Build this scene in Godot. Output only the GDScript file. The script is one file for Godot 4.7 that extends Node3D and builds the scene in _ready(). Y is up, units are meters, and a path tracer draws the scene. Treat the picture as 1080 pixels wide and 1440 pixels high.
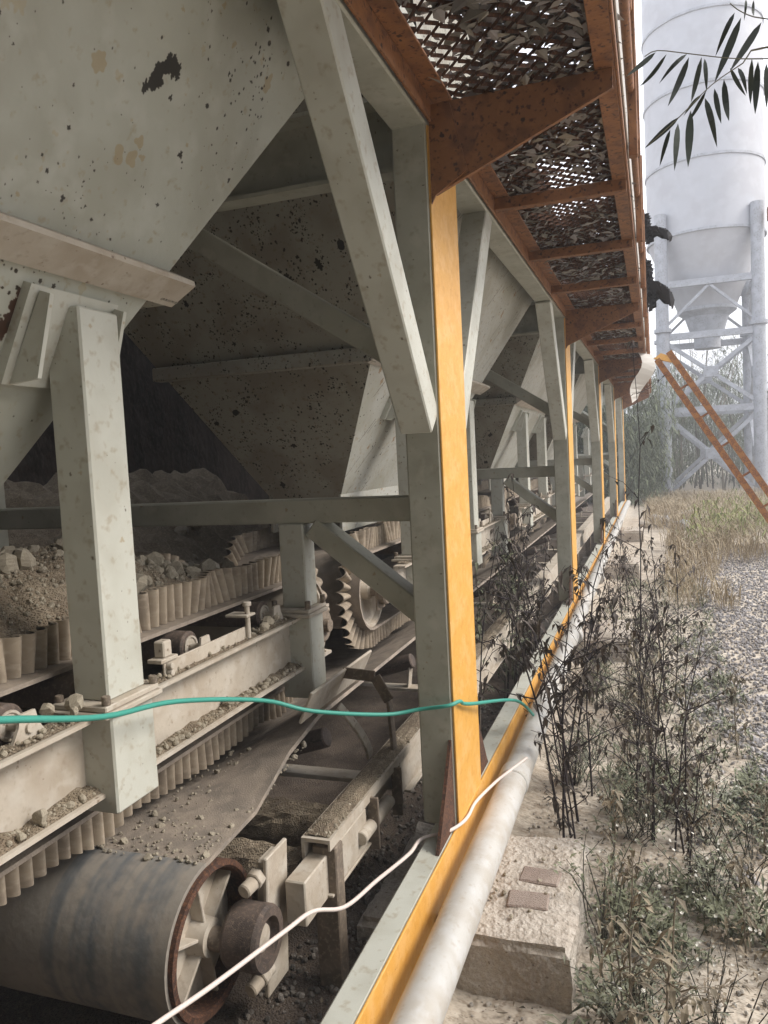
extends Node3D
# ------------------------------------------------------------------ helpers
const P := 4.12            # bay pitch along the plant
const TOPY := 2.64         # underside of the upper beam
const BEND := 2.92         # hopper sides turn upright here
const KX := 0.544          # hopper side slope (x per y)
const KZ := 0.604          # hopper end slope (z per y)
const CXB := -1.88         # centre line of the belts
var rng := RandomNumberGenerator.new()
var taken := {}
var M := {}

class MB:
	var st := SurfaceTool.new()
	var off := Vector2.ZERO
	var col := Color.WHITE
	func _init():
		st.begin(Mesh.PRIMITIVE_TRIANGLES)
	func tri(a: Vector3, b: Vector3, c: Vector3, ua := Vector2.ZERO, ub := Vector2.ZERO, uc := Vector2.ZERO):
		var n := (b - a).cross(c - a).normalized()
		st.set_color(col)
		st.set_normal(n); st.set_uv(ua + off); st.add_vertex(a)
		st.set_normal(n); st.set_uv(uc + off); st.add_vertex(c)
		st.set_normal(n); st.set_uv(ub + off); st.add_vertex(b)
	func quad(a: Vector3, b: Vector3, c: Vector3, d: Vector3):
		var u := (b - a).normalized()
		var n := (b - a).cross(d - a).normalized()
		var v := n.cross(u)
		var ub := Vector2((b - a).dot(u), (b - a).dot(v))
		var uc := Vector2((c - a).dot(u), (c - a).dot(v))
		var ud := Vector2((d - a).dot(u), (d - a).dot(v))
		tri(a, b, c, Vector2.ZERO, ub, uc)
		tri(a, c, d, Vector2.ZERO, uc, ud)
	func vert(p: Vector3, n: Vector3, uv: Vector2):
		st.set_color(col); st.set_normal(n); st.set_uv(uv + off); st.add_vertex(p)
	func squad(p: Array, n: Array, uv: Array):   # smooth quad, p counter-clockwise from outside
		for i in [0, 2, 1, 0, 3, 2]:
			vert(p[i], n[i], uv[i])
	func box(xf: Transform3D, size: Vector3, bev := 0.004):
		off += Vector2(0.37, 0.71)
		var h := size * 0.5
		bev = min(bev, min(h.x, min(h.y, h.z)) * 0.45)
		var i := h - Vector3.ONE * bev
		for ax in 3:
			for s in [-1.0, 1.0]:
				var u := (ax + 1) % 3
				var v := (ax + 2) % 3
				var q := []
				for k in [[-1, -1], [1, -1], [1, 1], [-1, 1]]:
					var p := Vector3.ZERO
					p[ax] = s * h[ax]; p[u] = k[0] * i[u]; p[v] = k[1] * i[v]
					q.append(xf * p)
				if s > 0: quad(q[0], q[1], q[2], q[3])
				else: quad(q[0], q[3], q[2], q[1])
		for ax in 3:                                  # edges running along ax
			var u := (ax + 1) % 3
			var v := (ax + 2) % 3
			for su in [-1.0, 1.0]:
				for sv in [-1.0, 1.0]:
					var a := Vector3.ZERO; var b := Vector3.ZERO
					a[u] = su * h[u]; a[v] = sv * i[v]; b[u] = su * i[u]; b[v] = sv * h[v]
					var a0 := a; var a1 := a; var b0 := b; var b1 := b
					a0[ax] = -i[ax]; b0[ax] = -i[ax]; a1[ax] = i[ax]; b1[ax] = i[ax]
					if su * sv > 0: quad(xf * a1, xf * a0, xf * b0, xf * b1)
					else: quad(xf * a0, xf * a1, xf * b1, xf * b0)
		for sx in [-1.0, 1.0]:
			for sy in [-1.0, 1.0]:
				for sz in [-1.0, 1.0]:
					var p1 := Vector3(sx * h.x, sy * i.y, sz * i.z)
					var p2 := Vector3(sx * i.x, sy * h.y, sz * i.z)
					var p3 := Vector3(sx * i.x, sy * i.y, sz * h.z)
					if sx * sy * sz > 0: tri(xf * p1, xf * p2, xf * p3)
					else: tri(xf * p1, xf * p3, xf * p2)
	func bb(lo: Vector3, hi: Vector3, bev := 0.004):
		box(Transform3D(Basis.IDENTITY, (lo + hi) * 0.5), (hi - lo).abs(), bev)
	func beam(p: Vector3, q: Vector3, w: float, h: float, up := Vector3.UP, bev := 0.004):
		var z := (q - p).normalized()
		var x := up.cross(z).normalized()
		var y := z.cross(x)
		box(Transform3D(Basis(x, y, z), (p + q) * 0.5), Vector3(w, h, p.distance_to(q)), bev)
	func prism(poly: PackedVector2Array, xf: Transform3D, depth: float):   # poly in local xy, extruded along +z
		off += Vector2(0.31, 0.17)
		var idx := Geometry2D.triangulate_polygon(poly)
		var area := 0.0
		for k in poly.size():
			var e := poly[(k + 1) % poly.size()]
			area += poly[k].x * e.y - e.x * poly[k].y
		for k in range(0, idx.size(), 3):
			var a := poly[idx[k]]; var b := poly[idx[k + 1]]; var c := poly[idx[k + 2]]
			if (b - a).cross(c - a) < 0:
				var t := b; b = c; c = t
			tri(xf * Vector3(a.x, a.y, depth), xf * Vector3(b.x, b.y, depth), xf * Vector3(c.x, c.y, depth), a, b, c)
			tri(xf * Vector3(a.x, a.y, 0), xf * Vector3(c.x, c.y, 0), xf * Vector3(b.x, b.y, 0), a, c, b)
		for k in poly.size():
			var a := poly[k]; var b := poly[(k + 1) % poly.size()]
			if area < 0:
				var t := a; a = b; b = t
			quad(xf * Vector3(a.x, a.y, 0), xf * Vector3(b.x, b.y, 0), xf * Vector3(b.x, b.y, depth), xf * Vector3(a.x, a.y, depth))
	func tube(pts: Array, rad: Array, seg := 8, caps := true):
		var n := pts.size()
		var prev := Vector3.ZERO
		var rings := []
		var len := 0.0
		for k in n:
			var t: Vector3 = (pts[min(k + 1, n - 1)] - pts[max(k - 1, 0)]).normalized()
			if prev == Vector3.ZERO:
				prev = t.cross(Vector3.UP if abs(t.y) < 0.9 else Vector3.RIGHT).normalized()
			var x := (prev - t * prev.dot(t)).normalized()
			prev = x
			var y := t.cross(x)
			if k > 0: len += pts[k].distance_to(pts[k - 1])
			var r: float = rad[k] if k < rad.size() else rad[-1]
			var ring := []
			for s in seg + 1:
				var a := TAU * s / seg
				var d := x * cos(a) + y * sin(a)
				ring.append([pts[k] + d * r, d, Vector2(float(s) / seg * TAU * r, len)])
			rings.append(ring)
		for k in n - 1:
			for s in seg:
				var a = rings[k][s]; var b = rings[k][s + 1]; var c = rings[k + 1][s + 1]; var d = rings[k + 1][s]
				squad([a[0], b[0], c[0], d[0]], [a[1], b[1], c[1], d[1]], [a[2], b[2], c[2], d[2]])
		if caps:
			for s in range(1, seg - 1):
				tri(rings[0][0][0], rings[0][s + 1][0], rings[0][s][0])
				tri(rings[-1][0][0], rings[-1][s][0], rings[-1][s + 1][0])
	func lathe(prof: Array, xf: Transform3D, seg := 24):   # prof: [Vector2(radius, height)] bottom to top, around local y; flat profile, smooth around
		for k in prof.size() - 1:
			var p: Vector2 = prof[k]; var q: Vector2 = prof[k + 1]
			var d := (q - p).normalized()
			for s in seg:
				var a0 := TAU * s / seg; var a1 := TAU * (s + 1) / seg
				var e0 := Vector3(cos(a0), 0, -sin(a0)); var e1 := Vector3(cos(a1), 0, -sin(a1))
				var n0 := xf.basis * (e0 * d.y - Vector3.UP * d.x); var n1 := xf.basis * (e1 * d.y - Vector3.UP * d.x)
				var rr: float = max(p.x, q.x)
				squad([xf * (e0 * p.x + Vector3.UP * p.y), xf * (e1 * p.x + Vector3.UP * p.y), xf * (e1 * q.x + Vector3.UP * q.y), xf * (e0 * q.x + Vector3.UP * q.y)],
					[n0.normalized(), n1.normalized(), n1.normalized(), n0.normalized()],
					[Vector2(a0 * rr, p.y + p.x), Vector2(a1 * rr, p.y + p.x), Vector2(a1 * rr, q.y + q.x), Vector2(a0 * rr, q.y + q.x)])
	func cyl(a: Vector3, b: Vector3, r: float, seg := 16, bev := 0.003):
		var y := (b - a).normalized()
		var x := y.cross(Vector3.UP if abs(y.y) < 0.9 else Vector3.RIGHT).normalized()
		var L := a.distance_to(b)
		lathe([Vector2(0, 0), Vector2(r - bev, 0), Vector2(r, bev), Vector2(r, L - bev), Vector2(r - bev, L), Vector2(0, L)], Transform3D(Basis(x, y, x.cross(y)), a), seg)

func numbered(called: String) -> String:
	var n: int = taken.get(called, 0)
	taken[called] = n + 1
	return called if n == 0 else "%s_%03d" % [called, n]
func obj(called: String, mb: MB, m: Material, parent: Node = null) -> MeshInstance3D:
	var o := MeshInstance3D.new()
	o.mesh = mb.st.commit()
	return put(called, o, m, parent)
func put(called: String, o: MeshInstance3D, m: Material, parent: Node = null) -> MeshInstance3D:
	if m: o.material_override = m
	o.name = called if parent else numbered(called)
	(parent if parent else self).add_child(o, true)
	return o
func inst(called: String, mesh: Mesh, m: Material, xf: Transform3D, parent: Node = null) -> MeshInstance3D:
	var o := MeshInstance3D.new()
	o.mesh = mesh; o.transform = xf
	return put(called, o, m, parent)
func thing(called: String, label: String, category: String, group := "", at := Vector3.ZERO) -> Node3D:
	var o := Node3D.new()
	o.name = numbered(called); add_child(o); o.position = at
	tag(o, label, category, group)
	return o
func tag(o: Node, label: String, category: String, group := "", kind := ""):
	if label: o.set_meta("label", label)
	if category: o.set_meta("category", category)
	if group: o.set_meta("group", group)
	if kind: o.set_meta("kind", kind)
func stuff(called: String, mesh: Mesh, m: Material, xfs: Array, cols: Array, parent: Node = null) -> MultiMeshInstance3D:
	var mm := MultiMesh.new()
	mm.transform_format = MultiMesh.TRANSFORM_3D
	mm.use_colors = cols.size() > 0
	mm.mesh = mesh; mm.instance_count = xfs.size()
	for k in xfs.size():
		mm.set_instance_transform(k, xfs[k])
		if cols.size() > 0: mm.set_instance_color(k, cols[k])
	var o := MultiMeshInstance3D.new()
	o.multimesh = mm; o.material_override = m
	o.name = called if parent else numbered(called)
	(parent if parent else self).add_child(o, true)
	o.set_meta("kind", "stuff")
	return o
func V(x, y, z) -> Vector3: return Vector3(x, y, z)
func rf(a: float, b: float) -> float: return rng.randf_range(a, b)

# ------------------------------------------------------------------ textures
func nz(size: int, freq: float, sd: int, oct := 4, kind := FastNoiseLite.TYPE_SIMPLEX_SMOOTH) -> PackedByteArray:
	var n := FastNoiseLite.new()
	n.noise_type = kind; n.frequency = freq; n.seed = sd
	n.fractal_octaves = oct
	var im := n.get_seamless_image(size, size, false, false, 0.12, true)
	im.convert(Image.FORMAT_L8)
	return im.get_data()
func mixtex(size: int, base: Color, layers: Array) -> PackedByteArray:   # layer: [noise, colour, lo, hi, strength]
	var out := PackedByteArray(); out.resize(size * size * 3)
	var n := size * size
	for i in n:
		var r := base.r; var g := base.g; var b := base.b
		for L in layers:
			var v: float = L[0][i] / 255.0
			var t: float = clamp((v - L[2]) / (L[3] - L[2]), 0.0, 1.0) * L[4]
			var c: Color = L[1]
			r += (c.r - r) * t; g += (c.g - g) * t; b += (c.b - b) * t
		out[i * 3] = int(clamp(r, 0, 1) * 255); out[i * 3 + 1] = int(clamp(g, 0, 1) * 255); out[i * 3 + 2] = int(clamp(b, 0, 1) * 255)
	return out
func blob(d: PackedByteArray, size: int, x: float, y: float, r: float, c: Color, a := 1.0):
	var ph := rng.randf() * TAU
	var el := rf(0.6, 1.6)
	var l1 := float(2 + rng.randi() % 4); var l2 := float(4 + rng.randi() % 5)
	var a1 := rf(0.05, 0.3); var a2 := rf(0.05, 0.2); var ph2 := rng.randf() * TAU
	var R := int(ceil(r * 1.8))
	for j in range(-R, R + 1):
		for i in range(-R, R + 1):
			var an := atan2(j, i)
			var rr := r * (1.0 + a1 * sin(an * l1 + ph) + a2 * sin(an * l2 + ph2))
			var dd := sqrt(i * i * el + j * j / el)
			if dd < rr:
				var t: float = clamp((rr - dd) * 1.2, 0.0, 1.0) * a
				var k := (posmod(int(y) + j, size) * size + posmod(int(x) + i, size)) * 3
				d[k] = int(lerp(float(d[k]), c.r * 255, t)); d[k + 1] = int(lerp(float(d[k + 1]), c.g * 255, t)); d[k + 2] = int(lerp(float(d[k + 2]), c.b * 255, t))
func specks(d: PackedByteArray, size: int, count: int, rmin: float, rmax: float, col: Color, clus: PackedByteArray, thr: float, a := 1.0):
	var made := 0
	var tries := 0
	while made < count and tries < count * 40:
		tries += 1
		var x := rng.randi() % size; var y := rng.randi() % size
		if clus.size() > 0 and clus[y * size + x] / 255.0 < thr + rf(-0.08, 0.08): continue
		made += 1
		blob(d, size, x, y, rmin + (rmax - rmin) * pow(rng.randf(), 3.0), col, a)
func totex(d: PackedByteArray, size: int) -> ImageTexture:
	var im := Image.create_from_data(size, size, false, Image.FORMAT_RGB8, d)
	im.generate_mipmaps()
	return ImageTexture.create_from_image(im)
func ntex(d: PackedByteArray, size: int, s: float) -> ImageTexture:
	var im := Image.create_from_data(size, size, false, Image.FORMAT_L8, d)
	im.convert(Image.FORMAT_RGBA8)
	im.bump_map_to_normal_map(s)
	im.generate_mipmaps()
	return ImageTexture.create_from_image(im)
func mat(tex: Texture2D, metres: float, rough := 0.7, nt: Texture2D = null, ns := 0.5, metallic := 0.0) -> StandardMaterial3D:
	var m := StandardMaterial3D.new()
	m.albedo_texture = tex
	m.uv1_scale = Vector3(1.0 / metres, 1.0 / metres, 1.0)
	m.roughness = rough; m.metallic = metallic
	if nt:
		m.normal_enabled = true; m.normal_texture = nt; m.normal_scale = ns
	m.cull_mode = BaseMaterial3D.CULL_DISABLED
	return m
func tri_mat(m: StandardMaterial3D, world := false) -> StandardMaterial3D:
	m.uv1_triplanar = true
	m.uv1_world_triplanar = world
	return m
func flat_mat(c: Color, rough := 0.8, back := Color.BLACK) -> StandardMaterial3D:
	var m := StandardMaterial3D.new()
	m.albedo_color = c; m.roughness = rough
	m.cull_mode = BaseMaterial3D.CULL_DISABLED
	if back != Color.BLACK:
		m.backlight_enabled = true; m.backlight = back
	return m
func vc_mat(rough := 0.9, back := Color.BLACK) -> StandardMaterial3D:
	var m := flat_mat(Color.WHITE, rough, back)
	m.vertex_color_use_as_albedo = true
	return m
func C8(r, g, b) -> Color: return Color(r / 255.0, g / 255.0, b / 255.0)

func make_materials():
	var S := 512
	var fine := nz(S, 0.05, 3, 4)
	var coarse := nz(S, 0.008, 5, 4)
	var mid := nz(S, 0.02, 7, 5)
	var grain := nz(S, 0.22, 9, 2)
	var bumpf := ntex(fine, S, 3.0)
	var bumpg := ntex(grain, S, 4.0)
	var bumpm := ntex(mid, S, 6.0)
	M.bumpg = bumpg
	# --- grey-green frame paint with grime and small chips
	var d := mixtex(S, C8(170, 170, 158), [[coarse, C8(150, 148, 134), 0.45, 0.8, 0.7], [mid, C8(184, 182, 170), 0.5, 0.8, 0.6], [fine, C8(136, 130, 112), 0.66, 0.88, 0.45]])
	specks(d, S, 90, 0.6, 1.8, C8(70, 62, 50), PackedByteArray(), 0.0, 0.9)
	specks(d, S, 40, 1.5, 7.0, C8(134, 108, 76), mid, 0.56, 0.5)
	specks(d, S, 160, 0.5, 1.2, C8(92, 82, 66), mid, 0.58, 0.7)
	M.frame = mat(totex(d, S), 1.3, 0.5, bumpf, 0.06)
	# --- pale paint on the lower beam top and braces
	d = mixtex(S, C8(188, 189, 180), [[coarse, C8(172, 171, 160), 0.45, 0.8, 0.7], [fine, C8(150, 138, 118), 0.64, 0.86, 0.5]])
	specks(d, S, 40, 1.5, 6.0, C8(150, 126, 92), mid, 0.56, 0.45)
	specks(d, S, 120, 0.7, 2.0, C8(80, 72, 60), PackedByteArray(), 0.0, 0.8)
	M.pale = mat(totex(d, S), 1.2, 0.5, bumpf, 0.06)
	# --- yellow paint, scratched
	d = mixtex(S, C8(218, 164, 78), [[coarse, C8(224, 176, 106), 0.45, 0.75, 0.8], [mid, C8(206, 148, 62), 0.55, 0.8, 0.6], [fine, C8(226, 184, 128), 0.68, 0.85, 0.5]])
	specks(d, S, 90, 0.6, 2.0, C8(110, 74, 40), PackedByteArray(), 0.0, 0.8)
	for k in 90:                                 # brush lines along the length
		var x := rng.randi() % S; var y0 := rng.randi() % S; var L := 20 + rng.randi() % 90
		for j in L: blob(d, S, x + sin(j * 0.05) * 1.5, y0 + j, 0.8, C8(228, 182, 110), 0.3)
	M.yellow = mat(totex(d, S), 0.5, 0.5, bumpf, 0.12)
	# --- rusty orange walkway paint
	d = mixtex(S, C8(136, 92, 58), [[coarse, C8(108, 72, 50), 0.45, 0.75, 0.8], [mid, C8(152, 104, 66), 0.55, 0.8, 0.6], [fine, C8(74, 44, 34), 0.66, 0.8, 0.75]])
	specks(d, S, 120, 1.0, 6.0, C8(56, 36, 30), mid, 0.6, 0.9)
	specks(d, S, 260, 1.0, 5.0, C8(70, 48, 40), fine, 0.6, 0.8)
	M.orange = mat(totex(d, S), 0.7, 0.65, bumpf, 0.25)
	# --- bare rust
	d = mixtex(S, C8(88, 60, 46), [[coarse, C8(66, 46, 38), 0.4, 0.7, 0.9], [fine, C8(122, 84, 60), 0.5, 0.75, 0.8], [grain, C8(58, 38, 32), 0.55, 0.8, 0.6]])
	M.rust = mat(totex(d, S), 0.35, 0.9, bumpg, 0.5)
	d = mixtex(S, C8(150, 100, 50), [[coarse, C8(112, 66, 40), 0.45, 0.6, 0.9], [fine, C8(190, 126, 46), 0.5, 0.7, 0.7], [grain, C8(88, 52, 36), 0.55, 0.8, 0.5]])
	M.ladder = mat(totex(d, S), 0.4, 0.8, bumpg, 0.4)
	# --- hopper paint A: pale with scattered black rust spots and two big scabs
	var H := 1024
	var hc := nz(H, 0.004, 21, 4); var hm := nz(H, 0.012, 22, 4); var hf := nz(H, 0.04, 23, 4)
	d = mixtex(H, C8(172, 174, 164), [[hc, C8(158, 158, 146), 0.4, 0.75, 0.8], [hm, C8(184, 186, 178), 0.5, 0.8, 0.6], [hf, C8(150, 138, 112), 0.68, 0.88, 0.55]])
	specks(d, H, 300, 1.2, 4.6, C8(34, 30, 24), hm, 0.5)
	specks(d, H, 900, 0.8, 2.0, C8(44, 38, 30), hc, 0.5)
	specks(d, H, 160, 2.0, 9.0, C8(166, 148, 112), hm, 0.56, 0.35)
	specks(d, H, 60, 3.0, 14.0, C8(150, 126, 84), hf, 0.6, 0.45)
	var pxm := H / 2.0                           # pixels per metre (texture spans 2 m)
	for k in 70:                                 # black scab near the upper middle of the first hopper
		var t := rng.randf()
		blob(d, H, (1.598 + lerp(-0.03, 0.015, t) + rf(-0.016, 0.016)) * pxm, (0.322 + lerp(0.05, -0.045, t) + rf(-0.014, 0.014)) * pxm, rf(1.5, 6.0), C8(30, 27, 20))
	for k in 22: blob(d, H, (1.628 + rf(-0.015, 0.02)) * pxm, (0.30 + rf(-0.015, 0.015)) * pxm, rf(2, 5), C8(30, 27, 20))
	for k in 60:                                 # brown rust wound low on the left
		var t := rng.randf()
		blob(d, H, (1.388 + lerp(-0.02, 0.02, t) + rf(-0.012, 0.012)) * pxm, (0.945 - lerp(-0.06, 0.06, t) + rf(-0.01, 0.01)) * pxm, rf(2, 7), C8(62, 40, 28))
	for k in 60: blob(d, H, (1.38 + rf(-0.12, 0.12)) * pxm, (0.9 + rf(-0.1, 0.1)) * pxm, rf(1, 4), C8(44, 36, 26))
	for k in 50: blob(d, H, (1.92 + rf(-0.1, 0.1)) * pxm, (0.24 + rf(-0.14, 0.12)) * pxm, rf(0.8, 2.4), C8(36, 32, 26))
	M.hopper_a = mat(totex(d, H), 2.0, 0.5, bumpf, 0.08)
	# --- hopper paint B: grimy ends, dense clustered rust
	d = mixtex(H, C8(152, 149, 137), [[hc, C8(132, 125, 112), 0.4, 0.7, 0.8], [hm, C8(162, 160, 148), 0.5, 0.8, 0.5], [hf, C8(116, 100, 80), 0.62, 0.85, 0.6]])
	specks(d, H, 5200, 1.0, 3.6, C8(30, 24, 20), hm, 0.53)
	specks(d, H, 900, 1.0, 4.5, C8(34, 26, 20), hf, 0.62)
	specks(d, H, 40, 4.0, 13.0, C8(28, 24, 18), hm, 0.6, 0.95)
	M.hopper_b = mat(totex(d, H), 1.7, 0.6, bumpf, 0.12)
	# --- hopper paint C: bright side with scrapes
	d = mixtex(H, C8(184, 184, 176), [[hc, C8(166, 164, 152), 0.4, 0.75, 0.8], [hf, C8(160, 146, 118), 0.62, 0.85, 0.7]])
	specks(d, H, 1500, 0.8, 3.2, C8(48, 40, 30), hm, 0.54)
	specks(d, H, 50, 3.0, 16.0, C8(140, 104, 66), hf, 0.6, 0.6)
	for k in 46:
		var x := rng.randf() * H; var y := rng.randf() * H; var L := 20 + rng.randi() % 80
		for j in L: blob(d, H, x + j * 0.75 + rf(-1, 1), y - j, rf(0.8, 2.0), C8(58, 48, 36), 0.6)
	M.hopper_c = mat(totex(d, H), 1.9, 0.55, bumpf, 0.1)
	# --- dusty conveyor steel
	d = mixtex(S, C8(182, 173, 160), [[coarse, C8(168, 156, 141), 0.4, 0.7, 0.8], [mid, C8(192, 186, 176), 0.5, 0.75, 0.6], [fine, C8(150, 136, 120), 0.66, 0.88, 0.5]])
	specks(d, S, 180, 0.8, 3.0, C8(104, 88, 74), fine, 0.5, 0.7)
	M.dusty = mat(totex(d, S), 1.1, 0.8, bumpf, 0.2)
	d = mixtex(S, C8(126, 114, 102), [[coarse, C8(104, 94, 84), 0.4, 0.7, 0.8], [fine, C8(150, 137, 121), 0.55, 0.8, 0.7]])
	M.dusty_dark = mat(totex(d, S), 0.5, 0.85, bumpf, 0.3)
	# --- rubber
	d = mixtex(S, C8(150, 139, 128), [[coarse, C8(126, 118, 110), 0.4, 0.7, 0.8], [mid, C8(166, 154, 141), 0.5, 0.8, 0.7], [grain, C8(130, 119, 108), 0.5, 0.8, 0.4]])
	specks(d, S, 260, 0.6, 2.2, C8(160, 146, 130), mid, 0.5, 0.8)
	M.belt = mat(totex(d, S), 0.8, 0.8, bumpg, 0.25)
	var band := PackedByteArray(); band.resize(S * S)     # wear bands that run round the drum
	for y in S:
		for x in S: band[y * S + x] = int(0.8 * coarse[(y / 24) * S + (x * 2) % S] + 0.2 * fine[y * S + x])
	d = mixtex(S, C8(148, 142, 134), [[band, C8(98, 104, 110), 0.42, 0.66, 0.85], [mid, C8(158, 148, 137), 0.5, 0.8, 0.5], [fine, C8(128, 122, 115), 0.55, 0.8, 0.4]])
	M.belt_wrap = mat(totex(d, S), 1.1, 0.55, bumpf, 0.15)
	d = mixtex(S, C8(160, 147, 130), [[coarse, C8(136, 124, 110), 0.4, 0.7, 0.8], [fine, C8(176, 164, 148), 0.5, 0.8, 0.6]])
	M.sidewall = mat(totex(d, S), 0.7, 0.85, bumpf, 0.1)
	d = mixtex(S, C8(92, 80, 73), [[coarse, C8(70, 62, 58), 0.4, 0.7, 0.8], [fine, C8(120, 104, 92), 0.55, 0.8, 0.7]])
	specks(d, S, 300, 0.6, 2.0, C8(140, 124, 108), fine, 0.5, 0.8)
	M.roller = mat(totex(d, S), 0.4, 0.75, bumpg, 0.3)
	# --- aggregate, soil, concrete, ground
	d = mixtex(S, C8(136, 124, 106), [[coarse, C8(116, 102, 86), 0.4, 0.7, 0.8], [fine, C8(164, 152, 134), 0.5, 0.75, 0.8], [grain, C8(84, 74, 62), 0.52, 0.75, 0.8]])
	specks(d, S, 500, 1.0, 4.0, C8(170, 160, 144), PackedByteArray(), 0.0, 0.8)
	M.heap = tri_mat(mat(totex(d, S), 0.5, 0.95, ntex(grain, S, 8.0), 0.9))
	d = mixtex(S, C8(156, 148, 132), [[coarse, C8(128, 118, 104), 0.4, 0.7, 0.8], [fine, C8(182, 176, 162), 0.5, 0.8, 0.8]])
	M.stone = tri_mat(mat(totex(d, S), 0.3, 0.95, bumpf, 0.5))
	d = mixtex(S, C8(120, 108, 98), [[coarse, C8(96, 86, 78), 0.4, 0.7, 0.8], [fine, C8(130, 116, 102), 0.5, 0.8, 0.7], [grain, C8(70, 60, 54), 0.5, 0.75, 0.6]])
	specks(d, S, 400, 0.8, 3.0, C8(146, 132, 116), PackedByteArray(), 0.0, 0.7)
	M.soil = tri_mat(mat(totex(d, S), 0.9, 0.95, ntex(grain, S, 6.0), 0.8), true)
	d = mixtex(H, C8(194, 184, 170), [[hc, C8(168, 156, 141), 0.42, 0.65, 0.9], [hm, C8(208, 200, 188), 0.5, 0.8, 0.8], [hf, C8(142, 129, 114), 0.55, 0.8, 0.7]])
	specks(d, H, 2600, 0.8, 3.5, C8(104, 92, 80), hm, 0.42, 0.8)
	specks(d, H, 1600, 1.0, 5.0, C8(210, 202, 188), hc, 0.42, 0.7)
	M.ground = tri_mat(mat(totex(d, H), 1.7, 0.95, ntex(fine, S, 6.0), 0.8), true)
	d = mixtex(S, C8(188, 180, 170), [[coarse, C8(164, 154, 143), 0.4, 0.7, 0.8], [fine, C8(206, 200, 191), 0.5, 0.8, 0.7], [grain, C8(144, 132, 120), 0.52, 0.8, 0.6]])
	specks(d, S, 160, 1.0, 4.0, C8(110, 96, 82), mid, 0.52, 0.8)
	M.concrete = tri_mat(mat(totex(d, S), 0.8, 0.95, ntex(fine, S, 8.0), 0.8))
	d = mixtex(S, C8(164, 150, 141), [[coarse, C8(146, 130, 121), 0.4, 0.7, 0.8], [grain, C8(110, 96, 88), 0.5, 0.8, 0.7]])
	M.brick = tri_mat(mat(totex(d, S), 0.4, 0.95, bumpg, 0.8))
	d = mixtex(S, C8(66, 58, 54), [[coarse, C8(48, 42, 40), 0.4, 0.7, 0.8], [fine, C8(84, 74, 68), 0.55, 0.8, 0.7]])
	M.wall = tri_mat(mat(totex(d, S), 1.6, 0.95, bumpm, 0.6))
	# --- pipe, silo
	d = mixtex(S, C8(190, 188, 184), [[coarse, C8(176, 170, 161), 0.4, 0.7, 0.7], [mid, C8(200, 200, 200), 0.5, 0.8, 0.6], [fine, C8(168, 156, 142), 0.68, 0.88, 0.5]])
	specks(d, S, 70, 0.6, 2.4, C8(120, 106, 90), PackedByteArray(), 0.0, 0.7)
	M.pipe = mat(totex(d, S), 0.9, 0.45, bumpf, 0.06)
	d = mixtex(S, C8(172, 174, 181), [[coarse, C8(164, 165, 171), 0.4, 0.7, 0.7], [mid, C8(180, 182, 189), 0.5, 0.8, 0.5]])
	M.silo = mat(totex(d, S), 5.0, 0.6)
	d = mixtex(S, C8(154, 157, 165), [[fine, C8(108, 106, 104), 0.6, 0.8, 0.7], [coarse, C8(170, 174, 182), 0.45, 0.7, 0.7]])
	M.silo_leg = mat(totex(d, S), 1.5, 0.7)
	M.steel = flat_mat(C8(150, 142, 130), 0.6)
	M.hose = flat_mat(C8(64, 152, 138), 0.5)
	M.rope = mat(totex(mixtex(S, C8(226, 214, 208), [[fine, C8(196, 176, 164), 0.55, 0.8, 0.7]]), S), 0.08, 0.7)
	M.tarp = flat_mat(C8(38, 36, 40), 0.8)
	M.sheet = flat_mat(C8(176, 172, 166), 0.6)
	M.leafv = vc_mat(0.75, Color(0.16, 0.17, 0.1))
	M.dryv = vc_mat(0.95)
	M.dead = vc_mat(0.95, Color(0.2, 0.185, 0.18))

# ------------------------------------------------------------------ stones
var stone_meshes := []
func make_stones():
	for v in 7:
		var sm := SphereMesh.new(); sm.radius = 0.5; sm.height = 1.0; sm.radial_segments = 7; sm.rings = 4
		var n := FastNoiseLite.new(); n.seed = 40 + v; n.frequency = 0.9
		var arr := sm.get_mesh_arrays()
		var vs: PackedVector3Array = arr[Mesh.ARRAY_VERTEX]
		var ix: PackedInt32Array = arr[Mesh.ARRAY_INDEX]
		var mb := MB.new()
		var pl := []
		for k in 7:
			pl.append([Vector3(rf(-1, 1), rf(-1, 1), rf(-1, 1)).normalized(), rf(0.24, 0.42)])
		for k in vs.size():
			var p := vs[k] * (1.0 + 0.25 * n.get_noise_3dv(vs[k] * 3.0))
			for q in pl:
				var e: float = p.dot(q[0]) - q[1]
				if e > 0: p -= q[0] * e
			vs[k] = p * Vector3(1.0, 0.8, 0.9)
		for k in range(0, ix.size(), 3):
			var a := vs[ix[k]]; var b := vs[ix[k + 1]]; var c := vs[ix[k + 2]]
			if (b - a).cross(c - a).length() > 0.000001: mb.tri(a, c, b)
		stone_meshes.append(mb.st.commit())
func rbasis(s: float) -> Basis:
	return Basis(Quaternion.from_euler(Vector3(rf(0, TAU), rf(0, TAU), rf(0, TAU)))).scaled(Vector3.ONE * s)

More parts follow.
